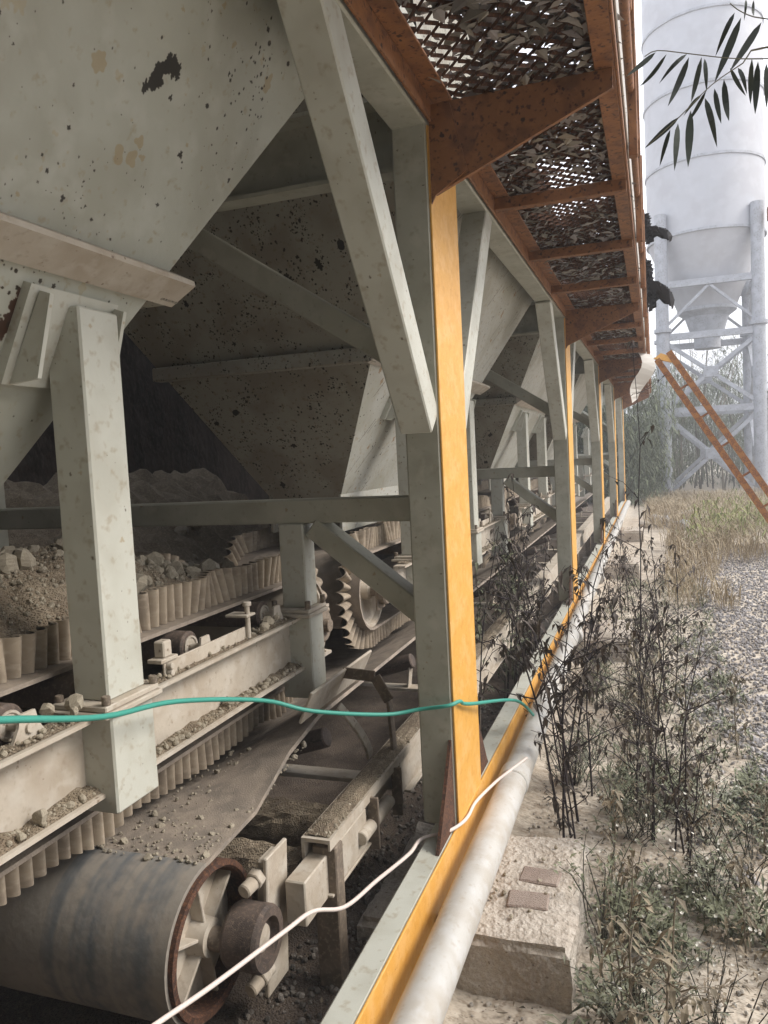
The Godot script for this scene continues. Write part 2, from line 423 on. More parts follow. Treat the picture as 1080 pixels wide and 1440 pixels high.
# ------------------------------------------------------------------ frame
func build_frame():
	var f := thing("plant_frame", "grey green steel frame of the batching plant with yellow painted outer faces", "steel frame")
	for k in 6:                                      # bays' posts along the near side
		var z0 := -2.53 - P * (k if k < 5 else -1)
		var zf := z0 - 0.37
		var mb := MB.new()
		mb.bb(V(-0.805, 0.25, zf), V(-0.684, TOPY + 0.01, z0), 0.006)
		var post := obj("post", mb, M.frame, f)
		mb = MB.new(); mb.bb(V(-0.6838, 0.258, zf + 0.004), V(-0.676, TOPY - 0.004, z0 - 0.003), 0.002)
		var web := obj("outer_face", mb, M.yellow, post)
		web.set_meta("label", "yellow painted outer face of the post")
		for s in [0, 1]:                             # rusty base gussets
			mb = MB.new()
			var zz := z0 if s == 0 else zf
			var dz := 0.22 if s == 0 else -0.2
			mb.prism(PackedVector2Array([Vector2(0, 0.256), Vector2(dz, 0.256), Vector2(dz * 0.9, 0.28), Vector2(0, 0.56)]), Transform3D(Basis(V(0, 0, 1), V(0, 1, 0), V(-1, 0, 0)), V(-0.690, 0, zz)), 0.012)
			var g := obj("gusset", mb, M.rust, post)
			g.set_meta("label", "rusty triangular base gusset")
		mb = MB.new()
		mb.beam(V(-0.745, 1.66, z0 + 0.02), V(-0.745, TOPY + 0.02, z0 + 0.80), 0.118, 0.11, V(1, 0, 0), 0.005)
		obj("diagonal_brace", mb, M.pale, f)
		mb = MB.new()
		mb.beam(V(-0.745, 1.66, zf - 0.0), V(-0.745, TOPY + 0.02, zf - 0.72), 0.118, 0.11, V(1, 0, 0), 0.005)
		obj("diagonal_brace", mb, M.pale, f)
		# far side post
		mb = MB.new(); mb.bb(V(-3.08, -0.1, zf), V(-2.96, TOPY, z0), 0.006)
		obj("post", mb, M.frame, f)
		# cross beams
		var zc := z0 - 0.15
		mb = MB.new(); mb.bb(V(-2.96, 1.315, zc - 0.09), V(-0.806, 1.408, zc), 0.006)
		obj("cross_beam", mb, M.frame, f)
		mb = MB.new()
		mb.prism(PackedVector2Array([Vector2(0, 2.56), Vector2(0.09, 2.56), Vector2(0.09, 2.575), Vector2(0.012, 2.58), Vector2(0.012, 2.81), Vector2(0.09, 2.815), Vector2(0.09, 2.83), Vector2(0, 2.83)]), Transform3D(Basis(V(0, 0, 1), V(0, 1, 0), V(-1, 0, 0)), V(-0.806, 0, zc - 0.085)), 2.15)
		obj("cross_channel", mb, M.frame, f)
		mb = MB.new(); mb.beam(V(-0.80, 1.86, zc - 0.05), V(-1.70, 2.46, zc - 0.05), 0.09, 0.09, V(0, 0, 1), 0.005)
		obj("knee_brace", mb, M.frame, f)
		mb = MB.new(); mb.beam(V(-1.25, 1.30, zc - 0.045), V(-0.80, 0.95, zc - 0.045), 0.08, 0.105, V(0, 0, 1), 0.005)
		obj("knee_brace", mb, M.frame, f)
		# hangers that carry the weigh conveyors
		hanger(f, zc + 0.005, 1.314, 0.63, true)
		hanger(f, z0 + 1.01, 1.95, 0.705, false)
		hanger(f, zf - 1.28, 1.95, 0.705, false)
	var zs := 2.2
	var ze := -19.6
	var mb := MB.new(); mb.bb(V(-0.765, 0.0, ze), V(-0.684, 0.255, zs), 0.006)
	var bb := obj("base_beam", mb, M.pale, f)
	mb = MB.new(); mb.bb(V(-0.6838, 0.003, ze), V(-0.676, 0.2575, zs), 0.002)
	obj("outer_face", mb, M.yellow, bb).set_meta("label", "yellow painted outer face of the base beam")
	mb = MB.new(); mb.bb(V(-0.805, TOPY, ze), V(-0.684, 2.92, zs), 0.006); obj("top_beam", mb, M.frame, f)
	mb = MB.new(); mb.bb(V(-3.08, TOPY, ze), V(-2.96, 2.92, zs), 0.006); obj("top_beam", mb, M.frame, f)
	mb = MB.new(); mb.bb(V(-3.08, 0.0, ze), V(-2.96, 0.2, zs), 0.006); obj("base_beam", mb, M.frame, f)

func hanger(f: Node, z: float, ytop: float, ybot: float, narrow: bool):
	var mb := MB.new()
	var d := 0.10 if narrow else 0.145
	mb.bb(V(-1.388, 0.985, z - d), V(-1.283, ytop, z), 0.005)
	var h := obj("hanger_post", mb, M.pale, f)
	mb = MB.new()
	mb.bb(V(-1.398, ybot, z - d - 0.01), V(-1.268, 0.955, z + 0.012), 0.005)
	obj("lower_box", mb, M.pale, h)
	mb = MB.new()
	mb.bb(V(-1.435, 0.9555, z - d - 0.03), V(-1.250, 0.97, z + 0.05), 0.003)
	obj("clamp_plate", mb, M.dusty, h)
	mb = MB.new()
	mb.bb(V(-1.42, 0.9705, z - d - 0.025), V(-1.258, 0.986, z + 0.04), 0.003)
	obj("clamp_plate", mb, M.dusty, h)
	for s in [0.026, -d - 0.015]:
		for x in [-1.41, -1.268]:
			mb = MB.new(); mb.cyl(V(x, 0.9865, z + s), V(x, rf(1.0, 1.03), z + s), 0.011, 6, 0.001)
			obj("bolt", mb, M.dusty_dark, h)
	if not narrow:                                   # seat welded to the sloping hopper side
		var y1 := 1.985; var y0 := 1.775
		mb = MB.new()
		mb.prism(PackedVector2Array([Vector2(sideX(y1) - 0.003, y1), Vector2(sideX(y1) + 0.022, y1 - 0.008), Vector2(sideX(y0) + 0.026, y0 - 0.012), Vector2(sideX(y0) - 0.003, y0)]), Transform3D(Basis.IDENTITY, V(0, 0, z - d - 0.02)), d + 0.15)
		obj("seat_plate", mb, M.pale, h)
		for zz in [z + 0.095, z - d - 0.014]:
			mb = MB.new()
			mb.prism(PackedVector2Array([Vector2(sideX(y1) + 0.022, y1 - 0.02), Vector2(sideX(y1) + 0.05, y1 - 0.03), Vector2(sideX(y0) + 0.11, y0 - 0.004), Vector2(sideX(y0) + 0.026, y0 - 0.01)]), Transform3D(Basis.IDENTITY, V(0, 0, zz)), 0.012)
			obj("seat_rib", mb, M.pale, h)

# ------------------------------------------------------------------ hoppers
func sideX(y: float) -> float: return -0.9 - KX * (2.75 - y)
func build_hopper(k: int, label: String):
	var zo := -P * k
	var h := thing("aggregate_hopper", label, "hopper", "aggregate hoppers in a row", V(CXB, 1.2, zo - 0.34))
	var o := h.position
	var zn := func(y: float) -> float: return zo + 0.985 - KZ * (2.75 - y)
	var zf := func(y: float) -> float: return zo - 2.26 + KZ * (2.75 - y)
	var yb := 1.34
	var yt := 3.4
	# +x side, the face seen from the track: uv follows metres along the plant and down the slope
	var mb := MB.new()
	var s := sqrt(1 + KX * KX)
	var pts := [V(sideX(BEND), BEND, zf.call(BEND)), V(sideX(yb), yb, zf.call(yb)), V(sideX(yb), yb, zn.call(yb)), V(sideX(BEND), BEND, zn.call(BEND))]
	var n := V(1, -KX, 0).normalized()
	var order := [0, 1, 2, 0, 2, 3]
	for i in order:
		var p: Vector3 = pts[i]
		mb.vert(p - o, n, Vector2(-p.z, (2.75 - p.y) * s))
	var thick := n * -0.008
	for i in order:
		var p: Vector3 = pts[i]
		mb.vert(p + thick - o, -n, Vector2(-p.z, (2.75 - p.y) * s))
	obj("side_panel", mb, M.hopper_a if k == 0 else M.hopper_c, h)
	mb = MB.new()                                    # far (-x) side
	mb.quad(V(2 * CXB - sideX(BEND), BEND, zn.call(BEND)) - o, V(2 * CXB - sideX(yb), yb, zn.call(yb)) - o, V(2 * CXB - sideX(yb), yb, zf.call(yb)) - o, V(2 * CXB - sideX(BEND), BEND, zf.call(BEND)) - o)
	obj("side_panel", mb, M.hopper_b, h)
	for e in 2:                                      # end panels
		var zz: Callable = zn if e == 0 else zf
		mb = MB.new()
		mb.off = Vector2(0.23 * k, 0.4 * e)
		mb.quad(V(2 * CXB - sideX(yb), yb, zz.call(yb)) - o, V(sideX(yb), yb, zz.call(yb)) - o, V(sideX(BEND), BEND, zz.call(BEND)) - o, V(2 * CXB - sideX(BEND), BEND, zz.call(BEND)) - o)
		mb.quad(V(2 * CXB - sideX(BEND), BEND, zz.call(BEND)) - o, V(sideX(BEND), BEND, zz.call(BEND)) - o, V(sideX(BEND), yt, zz.call(yt)) - o, V(2 * CXB - sideX(BEND), yt, zz.call(yt)) - o)
		obj("end_panel", mb, M.hopper_b, h)
	mb = MB.new()                                    # upright upper walls behind the top beams
	var xa := sideX(BEND); var xb := 2 * CXB - xa
	mb.quad(V(xa, BEND, zn.call(BEND)) - o, V(xa, BEND, zf.call(BEND)) - o, V(xa, 3.6, zf.call(yt)) - o, V(xa, 3.6, zn.call(yt)) - o)
	mb.quad(V(xb, BEND, zn.call(BEND)) - o, V(xb, BEND, zf.call(BEND)) - o, V(xb, 3.6, zf.call(yt)) - o, V(xb, 3.6, zn.call(yt)) - o)
	mb.quad(V(xb, yt, zn.call(yt)) - o, V(xa, yt, zn.call(yt)) - o, V(xa, 3.6, zn.call(yt)) - o, V(xb, 3.6, zn.call(yt)) - o)
	obj("upper_wall", mb, M.hopper_b, h)
	mb = MB.new()                                    # aggregate lying in the hopper
	mb.quad(V(xb, 3.25, zn.call(3.25)) - o, V(xa, 3.25, zn.call(3.25)) - o, V(xa, 3.25, zf.call(3.25)) - o, V(xb, 3.25, zf.call(3.25)) - o)
	var fill := obj("aggregate_fill", mb, M.heap, h)
	fill.set_meta("kind", "stuff")
	# stiffeners round the hopper at half height
	var ys := 2.085
	var zs0: float = zn.call(ys); var zs1: float = zf.call(ys)
	mb = MB.new()
	mb.prism(PackedVector2Array([Vector2(sideX(ys + 0.012) - 0.003, ys + 0.012), Vector2(sideX(ys) + 0.06, ys - 0.016), Vector2(sideX(ys) + 0.062, ys - 0.03), Vector2(sideX(ys - 0.075) + 0.02, ys - 0.078), Vector2(sideX(ys - 0.075) - 0.003, ys - 0.07)]), Transform3D(Basis.IDENTITY, V(0, 0, zs1 - 0.045) - o), zs0 - zs1 + 0.09)
	obj("stiffener", mb, M.dusty, h)
	for e in 2:
		mb = MB.new()
		var zz: float = zs0 if e == 0 else zs1
		var sg := 1.0 if e == 0 else -1.0
		mb.bb(V(2 * CXB - sideX(ys), ys - 0.07, min(zz - 0.03 * sg, zz + 0.05 * sg)) - o, V(sideX(ys), ys, max(zz - 0.03 * sg, zz + 0.05 * sg)) - o, 0.004)
		obj("stiffener", mb, M.hopper_b, h)
	# skirt below the mouth, bolted
	var xs := sideX(yb)
	mb = MB.new(); mb.bb(V(xs - 0.004, 1.15, zf.call(yb) - 0.02) - o, V(xs + 0.012, yb + 0.02, zn.call(yb) + 0.02) - o, 0.002)
	var sk := obj("skirt_board", mb, M.hopper_c, h)
	for j in 14:
		var z := lerpf(zf.call(yb) + 0.04, zn.call(yb) - 0.04, j / 13.0)
		mb = MB.new(); mb.cyl(V(xs + 0.012, 1.27, z) - o, V(xs + 0.024, 1.27, z) - o, 0.011, 6, 0.002)
		obj("bolt", mb, M.rust, sk)
	mb = MB.new(); mb.bb(V(2 * CXB - xs - 0.012, 1.15, zf.call(yb) - 0.02) - o, V(2 * CXB - xs + 0.004, yb + 0.03, zn.call(yb) + 0.02) - o, 0.002)
	obj("skirt_board", mb, M.hopper_b, h)

# ------------------------------------------------------------------ weigh conveyors
func path_pt(t: float, za: float, zb: float, r: float, yc: float) -> Array:   # loop: top run za->zb (towards -z), round the head, back below, round the tail
	var L := za - zb
	var c := PI * r
	var tot := 2 * L + 2 * c
	t = fposmod(t, tot)
	if t < L: return [V(0, yc + r, za - t), V(0, 1, 0)]
	t -= L
	if t < c:
		var a := t / r
		return [V(0, yc + cos(a) * r, zb - sin(a) * r), V(0, cos(a), -sin(a))]
	t -= c
	if t < L: return [V(0, yc - r, zb + t), V(0, -1, 0)]
	t -= L
	var a := t / r
	return [V(0, yc - cos(a) * r, za + sin(a) * r), V(0, -cos(a), sin(a))]
func build_weigher(k: int, label: String):
	var zo := -P * k
	var za := 0.22 + zo
	var zb := -3.05 + zo
	var w := thing("weigh_conveyor", label, "conveyor", "weigh conveyors under the hoppers", V(CXB, 0.0, zo - 1.3))
	var o := w.position
	var r := 0.215
	var yc := 0.832
	var xr := -1.465
	var xl := 2 * CXB - xr
	var tot := 2 * (za - zb) + TAU * r
	var mb := MB.new()                               # belt
	var N := 120
	for i in N:
		var a := path_pt(tot * i / N, za, zb, r, yc); var b := path_pt(tot * (i + 1) / N, za, zb, r, yc)
		for q in [0.0, 0.012]:
			var pa: Vector3 = a[0] - a[1] * q; var pb: Vector3 = b[0] - b[1] * q
			var p := [pa + V(xl, 0, 0) - o, pa + V(xr, 0, 0) - o, pb + V(xr, 0, 0) - o, pb + V(xl, 0, 0) - o]
			var u := tot * i / N; var u2 := tot * (i + 1) / N
			mb.squad(p, [a[1], a[1], b[1], b[1]], [Vector2(0, u), Vector2(xr - xl, u), Vector2(xr - xl, u2), Vector2(0, u2)])
		mb.quad(a[0] + V(xr, 0, 0) - o, a[0] - a[1] * 0.012 + V(xr, 0, 0) - o, b[0] - b[1] * 0.012 + V(xr, 0, 0) - o, b[0] + V(xr, 0, 0) - o)
	obj("belt", mb, M.belt, w)
	for side in 2:                                   # corrugated sidewalls
		var xc := (xr - 0.065) if side == 0 else (xl + 0.065)
		mb = MB.new()
		var pitch := 0.044
		var cnt := int(tot / pitch)
		pitch = tot / cnt
		var sub := 10
		for i in cnt * sub:
			var c := []
			for j in 2:
				var t := tot * (i + j) / (cnt * sub)
				var ph := TAU * (i + j) / sub
				var q := path_pt(t, za, zb, r, yc)
				var wob := 1.0 + 0.06 * sin(t * 3.1) + 0.05 * sin(t * 17.0)
				var lean := 0.012 * sin(t * 11.0) + 0.008 * sin(t * 23.0)
				var lobe := func(a: float) -> float: return pow(abs(sin(a * 0.5)), 0.55)
				var off: float = 0.05 * (lobe.call(ph) - 0.62)
				var dp: Array = path_pt(t + 0.001, za, zb, r, yc)
				var tg: Vector3 = (dp[0] - q[0]).normalized()
				var slope: float = 0.05 * (lobe.call(ph + 0.12) - lobe.call(ph - 0.12)) / (0.24 / TAU * pitch)
				var nn: Vector3 = (V(1, 0, 0) - tg * clamp(slope, -4.0, 4.0)).normalized()
				c.append([q[0] + q[1] * 0.001 + V(xc + off, 0, 0) - o, q[0] + q[1] * 0.112 * wob + V(xc + off * 0.92 + lean, 0, 0) + tg * lean - o, nn, t, q[1]])
			mb.squad([c[0][0], c[1][0], c[1][1], c[0][1]], [c[0][2], c[1][2], c[1][2], c[0][2]], [Vector2(c[0][3], 0), Vector2(c[1][3], 0), Vector2(c[1][3], 0.11), Vector2(c[0][3], 0.11)])
			var th := V(-0.006, 0, 0)
			mb.squad([c[0][0] + th, c[1][0] + th, c[1][1] + th, c[0][1] + th], [-c[0][2], -c[1][2], -c[1][2], -c[0][2]], [Vector2(c[0][3], 0), Vector2(c[1][3], 0), Vector2(c[1][3], 0.11), Vector2(c[0][3], 0.11)])
			mb.squad([c[0][1] + th, c[0][1], c[1][1], c[1][1] + th], [c[0][4], c[0][4], c[1][4], c[1][4]], [Vector2.ZERO, Vector2.ZERO, Vector2.ZERO, Vector2.ZERO])
		obj("corrugated_sidewall", mb, M.sidewall, w)
	for e in 2:                                      # end pulleys with dished ends
		var z := za if e == 0 else zb
		mb = MB.new()
		var bx := Transform3D(Basis(V(0, 0, -1), V(1, 0, 0), V(0, -1, 0)), V(xl + 0.01, yc, z) - o)
		var W := xr - xl - 0.02
		mb.lathe([Vector2(0.03, 0.05), Vector2(0.15, 0.02), Vector2(0.17, 0), Vector2(0.2, 0), Vector2(0.2, W), Vector2(0.185, W), Vector2(0.175, W - 0.025), Vector2(0.05, W - 0.05), Vector2(0.045, W - 0.01), Vector2(0.03, W + 0.0)], bx, 32)
		var pu := obj("pulley", mb, M.dusty, w)
		mb = MB.new(); mb.cyl(V(xl - 0.05, yc, z) - o, V(xr + 0.11, yc, z) - o, 0.03, 16)
		obj("shaft", mb, M.dusty_dark, pu)
		mb = MB.new()
		mb.cyl(V(xr + 0.035, yc, z) - o, V(xr + 0.085, yc, z) - o, 0.075, 20, 0.008)
		mb.bb(V(xr + 0.03, yc - 0.10, z - 0.06) - o, V(xr + 0.042, yc + 0.02, z + 0.06) - o)
		obj("bearing", mb, M.dusty_dark, pu)
	# side rails: channels open outwards
	for side in 2:
		var sg := 1.0 if side == 0 else -1.0
		var xw := -1.372 if side == 0 else 2 * CXB + 1.372
		mb = MB.new()
		var pr := PackedVector2Array()
		for q in [[0, 0.745], [0.068, 0.745], [0.068, 0.756], [0.012, 0.763], [0.012, 0.937], [0.068, 0.943], [0.068, 0.954], [0, 0.954]]:
			pr.append(Vector2(xw + sg * q[0], q[1]))
		mb.prism(pr, Transform3D(Basis.IDENTITY, V(0, 0, zb + 0.12) - o), za - zb - 0.2)
		obj("side_rail", mb, M.dusty, w)
	# dust and crumbs on the rail flanges
	for f in [[-1.362, -1.308, 0.7565, 0.024, 0.022], [-1.372, -1.31, 0.9545, 0.012, 0.014]]:
		mb = MB.new()
		var fn := FastNoiseLite.new(); fn.seed = 5 + k; fn.frequency = 9.0
		var L := za - zb - 0.3
		var steps := 150
		for i in steps:
			var row := []
			for j in 2:
				var z := zb + 0.15 + L * (i + j) / steps
				var hh: float = f[3] * clamp(0.6 + fn.get_noise_2d(z, 1.0) * 0.9, 0.3, 1.3)
				var hb := hh + 0.012 * fn.get_noise_2d(z * 3.0, 7.0)
				row.append([V(f[1] - 0.006, f[2] + 0.001, z) - o, V(lerpf(f[0], f[1], 0.6), f[2] + max(hb * 0.7, 0.005), z) - o, V(f[0], f[2] + max(hh, 0.004), z) - o])
			for q in 2: mb.quad(row[1][q], row[0][q], row[0][q + 1], row[1][q + 1])
		var dust := obj("dust_layer", mb, M.heap, w)
		dust.set_meta("kind", "stuff")
		var xfs := []
		for i in 500:
			xfs.append(Transform3D(rbasis(f[4] * pow(rng.randf(), 2.0) + 0.006), V(rf(f[0] + 0.01, f[1] - 0.006), f[2] + rf(0.004, 0.014), rf(zb + 0.2, za - 0.2)) - o))
		stuff("crumbs", stone_meshes[k % 7], M.stone, xfs, [], w)
	# carrying rollers and their brackets
	var rz := [-1.33, -1.58, -2.06, -2.55, -0.7, -0.2] if k == 0 else [-0.5, -1.0, -1.5, -2.0, -2.5]
	for q in rz.size():
		var z: float = rz[q] + zo
		mb = MB.new()
		var r2 := 0.05
		mb.cyl(V(xl + 0.06, 0.984, z) - o, V(xr + 0.06, 0.984, z) - o, r2, 24, 0.006)
		var ro := obj("roller", mb, M.roller, w)
		mb = MB.new()
		mb.lathe([Vector2(0.0, 0.0), Vector2(0.027, 0.0), Vector2(0.030, 0.004), Vector2(0.036, 0.004), Vector2(0.036, 0.0)], Transform3D(Basis(V(0, 0, -1), V(1, 0, 0), V(0, -1, 0)), V(xr + 0.061, 0.984, z) - o), 18)
		mb.cyl(V(xr + 0.06, 0.984, z) - o, V(xr + 0.125, 0.984, z) - o, 0.012, 10, 0.001)
		obj("end_cap", mb, M.dusty, ro)
		mb = MB.new()
		mb.prism(PackedVector2Array([Vector2(-0.05, 0.957), Vector2(0.05, 0.957), Vector2(0.03, 0.99), Vector2(0.022, 1.02), Vector2(-0.022, 1.02), Vector2(-0.03, 0.99)]), Transform3D(Basis(V(0, 0, 1), V(0, 1, 0), V(-1, 0, 0)), V(xr + 0.118, 0, z) - o), 0.008)
		obj("roller_bracket", mb, M.dusty, w)
	# guide roller frame on the rail: low angle plate, stub with two bolts, set screw
	var zg := -2.02 + zo
	mb = MB.new()
	mb.bb(V(-1.340, 0.956, zg - 0.28) - o, V(-1.332, 1.0, zg + 0.20) - o, 0.002)
	mb.bb(V(-1.375, 1.0002, zg + 0.14) - o, V(-1.325, 1.012, zg + 0.22) - o, 0.002)
	mb.bb(V(-1.365, 1.0125, zg + 0.16) - o, V(-1.330, 1.06, zg + 0.20) - o, 0.004)
	var gp := obj("guide_plate", mb, M.dusty, w)
	for y in [0.968, 0.988]:
		mb = MB.new(); mb.cyl(V(-1.332, y, zg + 0.185) - o, V(-1.313, y, zg + 0.185) - o, 0.010, 6, 0.002)
		obj("bolt", mb, M.dusty, gp)
	mb = MB.new()
	mb.bb(V(-1.395, 1.035, zg - 0.30) - o, V(-1.310, 1.044, zg - 0.24) - o, 0.002)
	obj("screw_lug", mb, M.dusty, w)
	mb = MB.new(); mb.cyl(V(-1.325, 0.96, zg - 0.27) - o, V(-1.325, 1.075, zg - 0.27) - o, 0.009, 8, 0.001); mb.cyl(V(-1.325, 1.07, zg - 0.27) - o, V(-1.325, 1.085, zg - 0.27) - o, 0.015, 6, 0.002)
	obj("set_screw", mb, M.dusty, w)

# ------------------------------------------------------------------ aggregate
func build_heaps():
	var fn := FastNoiseLite.new(); fn.seed = 11; fn.frequency = 2.2; fn.fractal_octaves = 4
	var mb := MB.new()
	var x0 := -2.20; var x1 := -1.555
	var z0 := 0.3; var z1 := -2.95
	var hf := func(x: float, z: float) -> float:
		var u := (x - x0) / (x1 - x0)
		var prof := pow(max(sin(u * PI), 0.0), 0.7)
		var along: float = clamp((z + 2.95) / 1.0, 0.0, 1.0)
		var tall: float = lerp(0.02, 0.25, smoothstep(0.0, 1.0, along))
		return 1.052 + 0.04 * (1.0 - prof) + tall * prof + (0.03 * fn.get_noise_2d(x * 4.0, z * 4.0) + 0.03 * fn.get_noise_2d(x, z))
	var nx := 36; var nzz := 150
	for i in nx:
		for j in nzz:
			var p := []
			for q in [[0, 0], [0, 1], [1, 1], [1, 0]]:
				var x: float = lerp(x0, x1, float(i + q[0]) / nx); var z: float = lerp(z0, z1, float(j + q[1]) / nzz)
				p.append(V(x, hf.call(x, z), z))
			mb.quad(p[0], p[3], p[2], p[1])
	var heap := obj("aggregate_heap", mb, M.heap)
	tag(heap, "heap of crushed stone and grit lying on the nearest weigh belt", "aggregate", "", "stuff")
	for i in 200:
		var big := i < 100
		var x := rf(-2.1, -1.585); var z := rf(-2.75, -0.9)
		if i < 50: z = rf(-2.85, -2.05)
		var s := rf(0.04, 0.085) if big else rf(0.02, 0.04)
		if i % 9 == 0: s = rf(0.08, 0.12)
		inst("stone", stone_meshes[rng.randi() % 7], M.stone, Transform3D(rbasis(s), V(x, hf.call(x, z) + s * 0.15, z)), heap)
	var xfs := []
	for i in 2600:
		var x := rf(-2.12, -1.57); var z := rf(-2.95, -0.6)
		xfs.append(Transform3D(rbasis(rf(0.007, 0.022)), V(x, hf.call(x, z) + 0.002, z)))
	stuff("grit", stone_meshes[2], M.stone, xfs, [], heap)
	for q in [[-1.33, 1.0, -1.46, 0.055], [-1.36, 1.0, -1.40, 0.04], [-1.31, 0.99, -1.43, 0.03], [-1.30, 0.985, -2.36, 0.04], [-1.33, 0.985, -2.44, 0.05], [-1.325, 0.985, -2.5, 0.035], [-1.335, 0.785, -2.15, 0.05], [-1.33, 0.785, -1.32, 0.045]]:
		var o := inst("loose_stone", stone_meshes[rng.randi() % 7], M.stone, Transform3D(rbasis(q[3]), V(q[0], q[1], q[2])))
		tag(o, "loose pale stone lying on the nearest weigh conveyor's side rail", "stone", "loose stones on the side rail")
	# spill heaped against the back wall
	mb = MB.new()
	for i in 20:
		for j in 60:
			var p := []
			for q in [[0, 0], [0, 1], [1, 1], [1, 0]]:
				var x: float = lerp(-3.5, -2.45, float(i + q[0]) / 20); var z: float = lerp(-0.5, -5.5, float(j + q[1]) / 60)
				var h: float = lerp(1.52, 0.6, pow(float(i + q[0]) / 20, 1.2)) + 0.12 * fn.get_noise_2d(x * 3, z * 3)
				p.append(V(x, h, z))
			mb.quad(p[0], p[3], p[2], p[1])
	var spill := obj("spilled_aggregate", mb, M.heap)
	tag(spill, "dark bank of spilled stone behind the nearest weigh belt", "aggregate", "", "stuff")
	for i in 60:
		var x := rf(-3.25, -2.65); var z := rf(-4.6, -1.5)
		var s := rf(0.05, 0.12)
		var h: float = lerp(1.52, 0.6, pow((x + 3.5) / 1.05, 1.2)) + 0.12 * fn.get_noise_2d(x * 3, z * 3)
		inst("stone", stone_meshes[rng.randi() % 7], M.stone, Transform3D(rbasis(s), V(x, h + s * 0.15, z)), spill)

# ------------------------------------------------------------------ collecting conveyor
func build_collector():
	var c := thing("collecting_conveyor", "wide dusty flat belt conveyor with a big tail drum at the bottom left", "conveyor", "", V(CXB, -0.1, -1.77))
	var o := c.position
	var R := 0.205
	var yc := 0.235
	var zc := -1.77
	var xr := -1.205
	var xl := 2 * CXB - xr
	var mb := MB.new()
	# belt: wraps the drum, runs flat, then is lifted into a trough
	var rows := []
	for i in 25:                                     # half wrap from underneath to the top
		var a := -PI / 2 + PI * i / 24.0
		rows.append([V(0, yc + sin(a) * (R + 0.012), zc + cos(a) * (R + 0.012)), V(0, sin(a), cos(a)), 0.0])
	for i in range(1, 60):
		var z := zc - 0.3 * i
		rows.append([V(0, yc + R + 0.012, z), V(0, 1, 0), smoothstep(0.15, 0.85, 0.3 * i)])
	var nx := 24
	var wrap := MB.new()
	var ulen := 0.0
	for i in rows.size() - 1:
		var tgt: MB = wrap if i < 24 else mb
		for j in nx:
			var p := []; var nn := []; var uv := []
			for q in [[0, 0], [0, 1], [1, 1], [1, 0]]:
				var rw: Array = rows[i + q[0]]
				var u := float(j + q[1]) / nx
				var x := lerpf(xl, xr, u)
				var t: float = abs(u - 0.5) * 2.0
				var lift: float = rw[2] * (-0.05 + 0.17 * smoothstep(0.3, 1.0, t))
				p.append(rw[0] + V(x - rw[2] * 0.05 * (u - 0.5) * 2.0, lift, 0) - o)
				nn.append((rw[1] - V(sign(u - 0.5) * rw[2] * (0.45 if t > 0.4 else 0.1), 0, 0)).normalized())
				uv.append(Vector2(x, ulen + q[0] * rows[i][0].distance_to(rows[i + 1][0])))
			tgt.squad([p[0], p[1], p[2], p[3]], nn, uv)
			if j == nx - 1:
				tgt.quad(p[1], p[1] - nn[1] * 0.014, p[2] - nn[2] * 0.014, p[2])
		ulen += rows[i][0].distance_to(rows[i + 1][0])
	var belt := obj("belt", mb, M.belt, c)
	obj("drum_wrap", wrap, M.belt_wrap, belt).set_meta("label", "worn blue grey belt surface round the drum")
	# grit fallen on the belt
	var xfs := []
	for i in 420:
		var z := -1.75 - 0.75 * pow(rng.randf(), 1.3)
		var x := xr - 0.02 - 0.35 * pow(rng.randf(), 1.5)
		xfs.append(Transform3D(rbasis(rf(0.004, 0.016) if i > 24 else rf(0.02, 0.035)), V(x, yc + R + 0.016 + 0.08 * smoothstep(0.2, 0.9, zc - z) * smoothstep(0.3, 1.0, abs((x - CXB) / (xr - CXB))), z) - o))
	stuff("belt_grit", stone_meshes[1], M.stone, xfs, [], c)
	# tail drum
	mb = MB.new()
	var bx := Transform3D(Basis(V(0, 0, -1), V(1, 0, 0), V(0, -1, 0)), V(xl - 0.015, yc, zc) - o)
	var W := xr - xl + 0.03
	mb.lathe([Vector2(R - 0.02, 0), Vector2(R, 0.0), Vector2(R, W), Vector2(R - 0.016, W + 0.002), Vector2(R - 0.022, W - 0.004), Vector2(R - 0.024, W - 0.07)], bx, 48)
	var drum := obj("tail_drum", mb, M.rust, c)
	mb = MB.new()
	mb.lathe([Vector2(R - 0.024, W - 0.07), Vector2(0.055, W - 0.065), Vector2(0.05, W - 0.01), Vector2(0.03, W - 0.008)], bx, 40)
	obj("end_disc", mb, M.dusty, drum)
	for i in 6:
		var a := TAU * i / 6.0 + 0.35
		mb = MB.new()
		var d := V(0, sin(a), cos(a))
		var ctr := V(xr - 0.032, yc, zc) - o
		mb.beam(ctr + d * 0.045, ctr + d * (R - 0.023), 0.045, 0.01, V(1, 0, 0).cross(d), 0.002)
		obj("rib", mb, M.dusty, drum)
	mb = MB.new(); mb.cyl(V(xr - 0.05, yc, zc) - o, V(xr + 0.09, yc, zc) - o, 0.032, 20)
	obj("shaft", mb, M.dusty_dark, drum)
	# bearing housing, open bore and plate
	mb = MB.new()
	var hx := Transform3D(Basis(V(0, 0, -1), V(1, 0, 0), V(0, -1, 0)), V(xr + 0.045, yc - 0.01, zc - 0.05) - o)
	mb.lathe([Vector2(0.04, 0), Vector2(0.082, 0), Vector2(0.09, 0.012), Vector2(0.09, 0.10), Vector2(0.084, 0.112), Vector2(0.06, 0.112), Vector2(0.057, 0.085), Vector2(0.0, 0.08)], hx, 32)
	var bh := obj("bearing_housing", mb, M.roller, c)
	mb = MB.new(); mb.lathe([Vector2(0.04, 0.085), Vector2(0.036, 0.094), Vector2(0, 0.096)], hx, 20)
	obj("shaft_end", mb, M.dusty, bh)
	mb = MB.new()
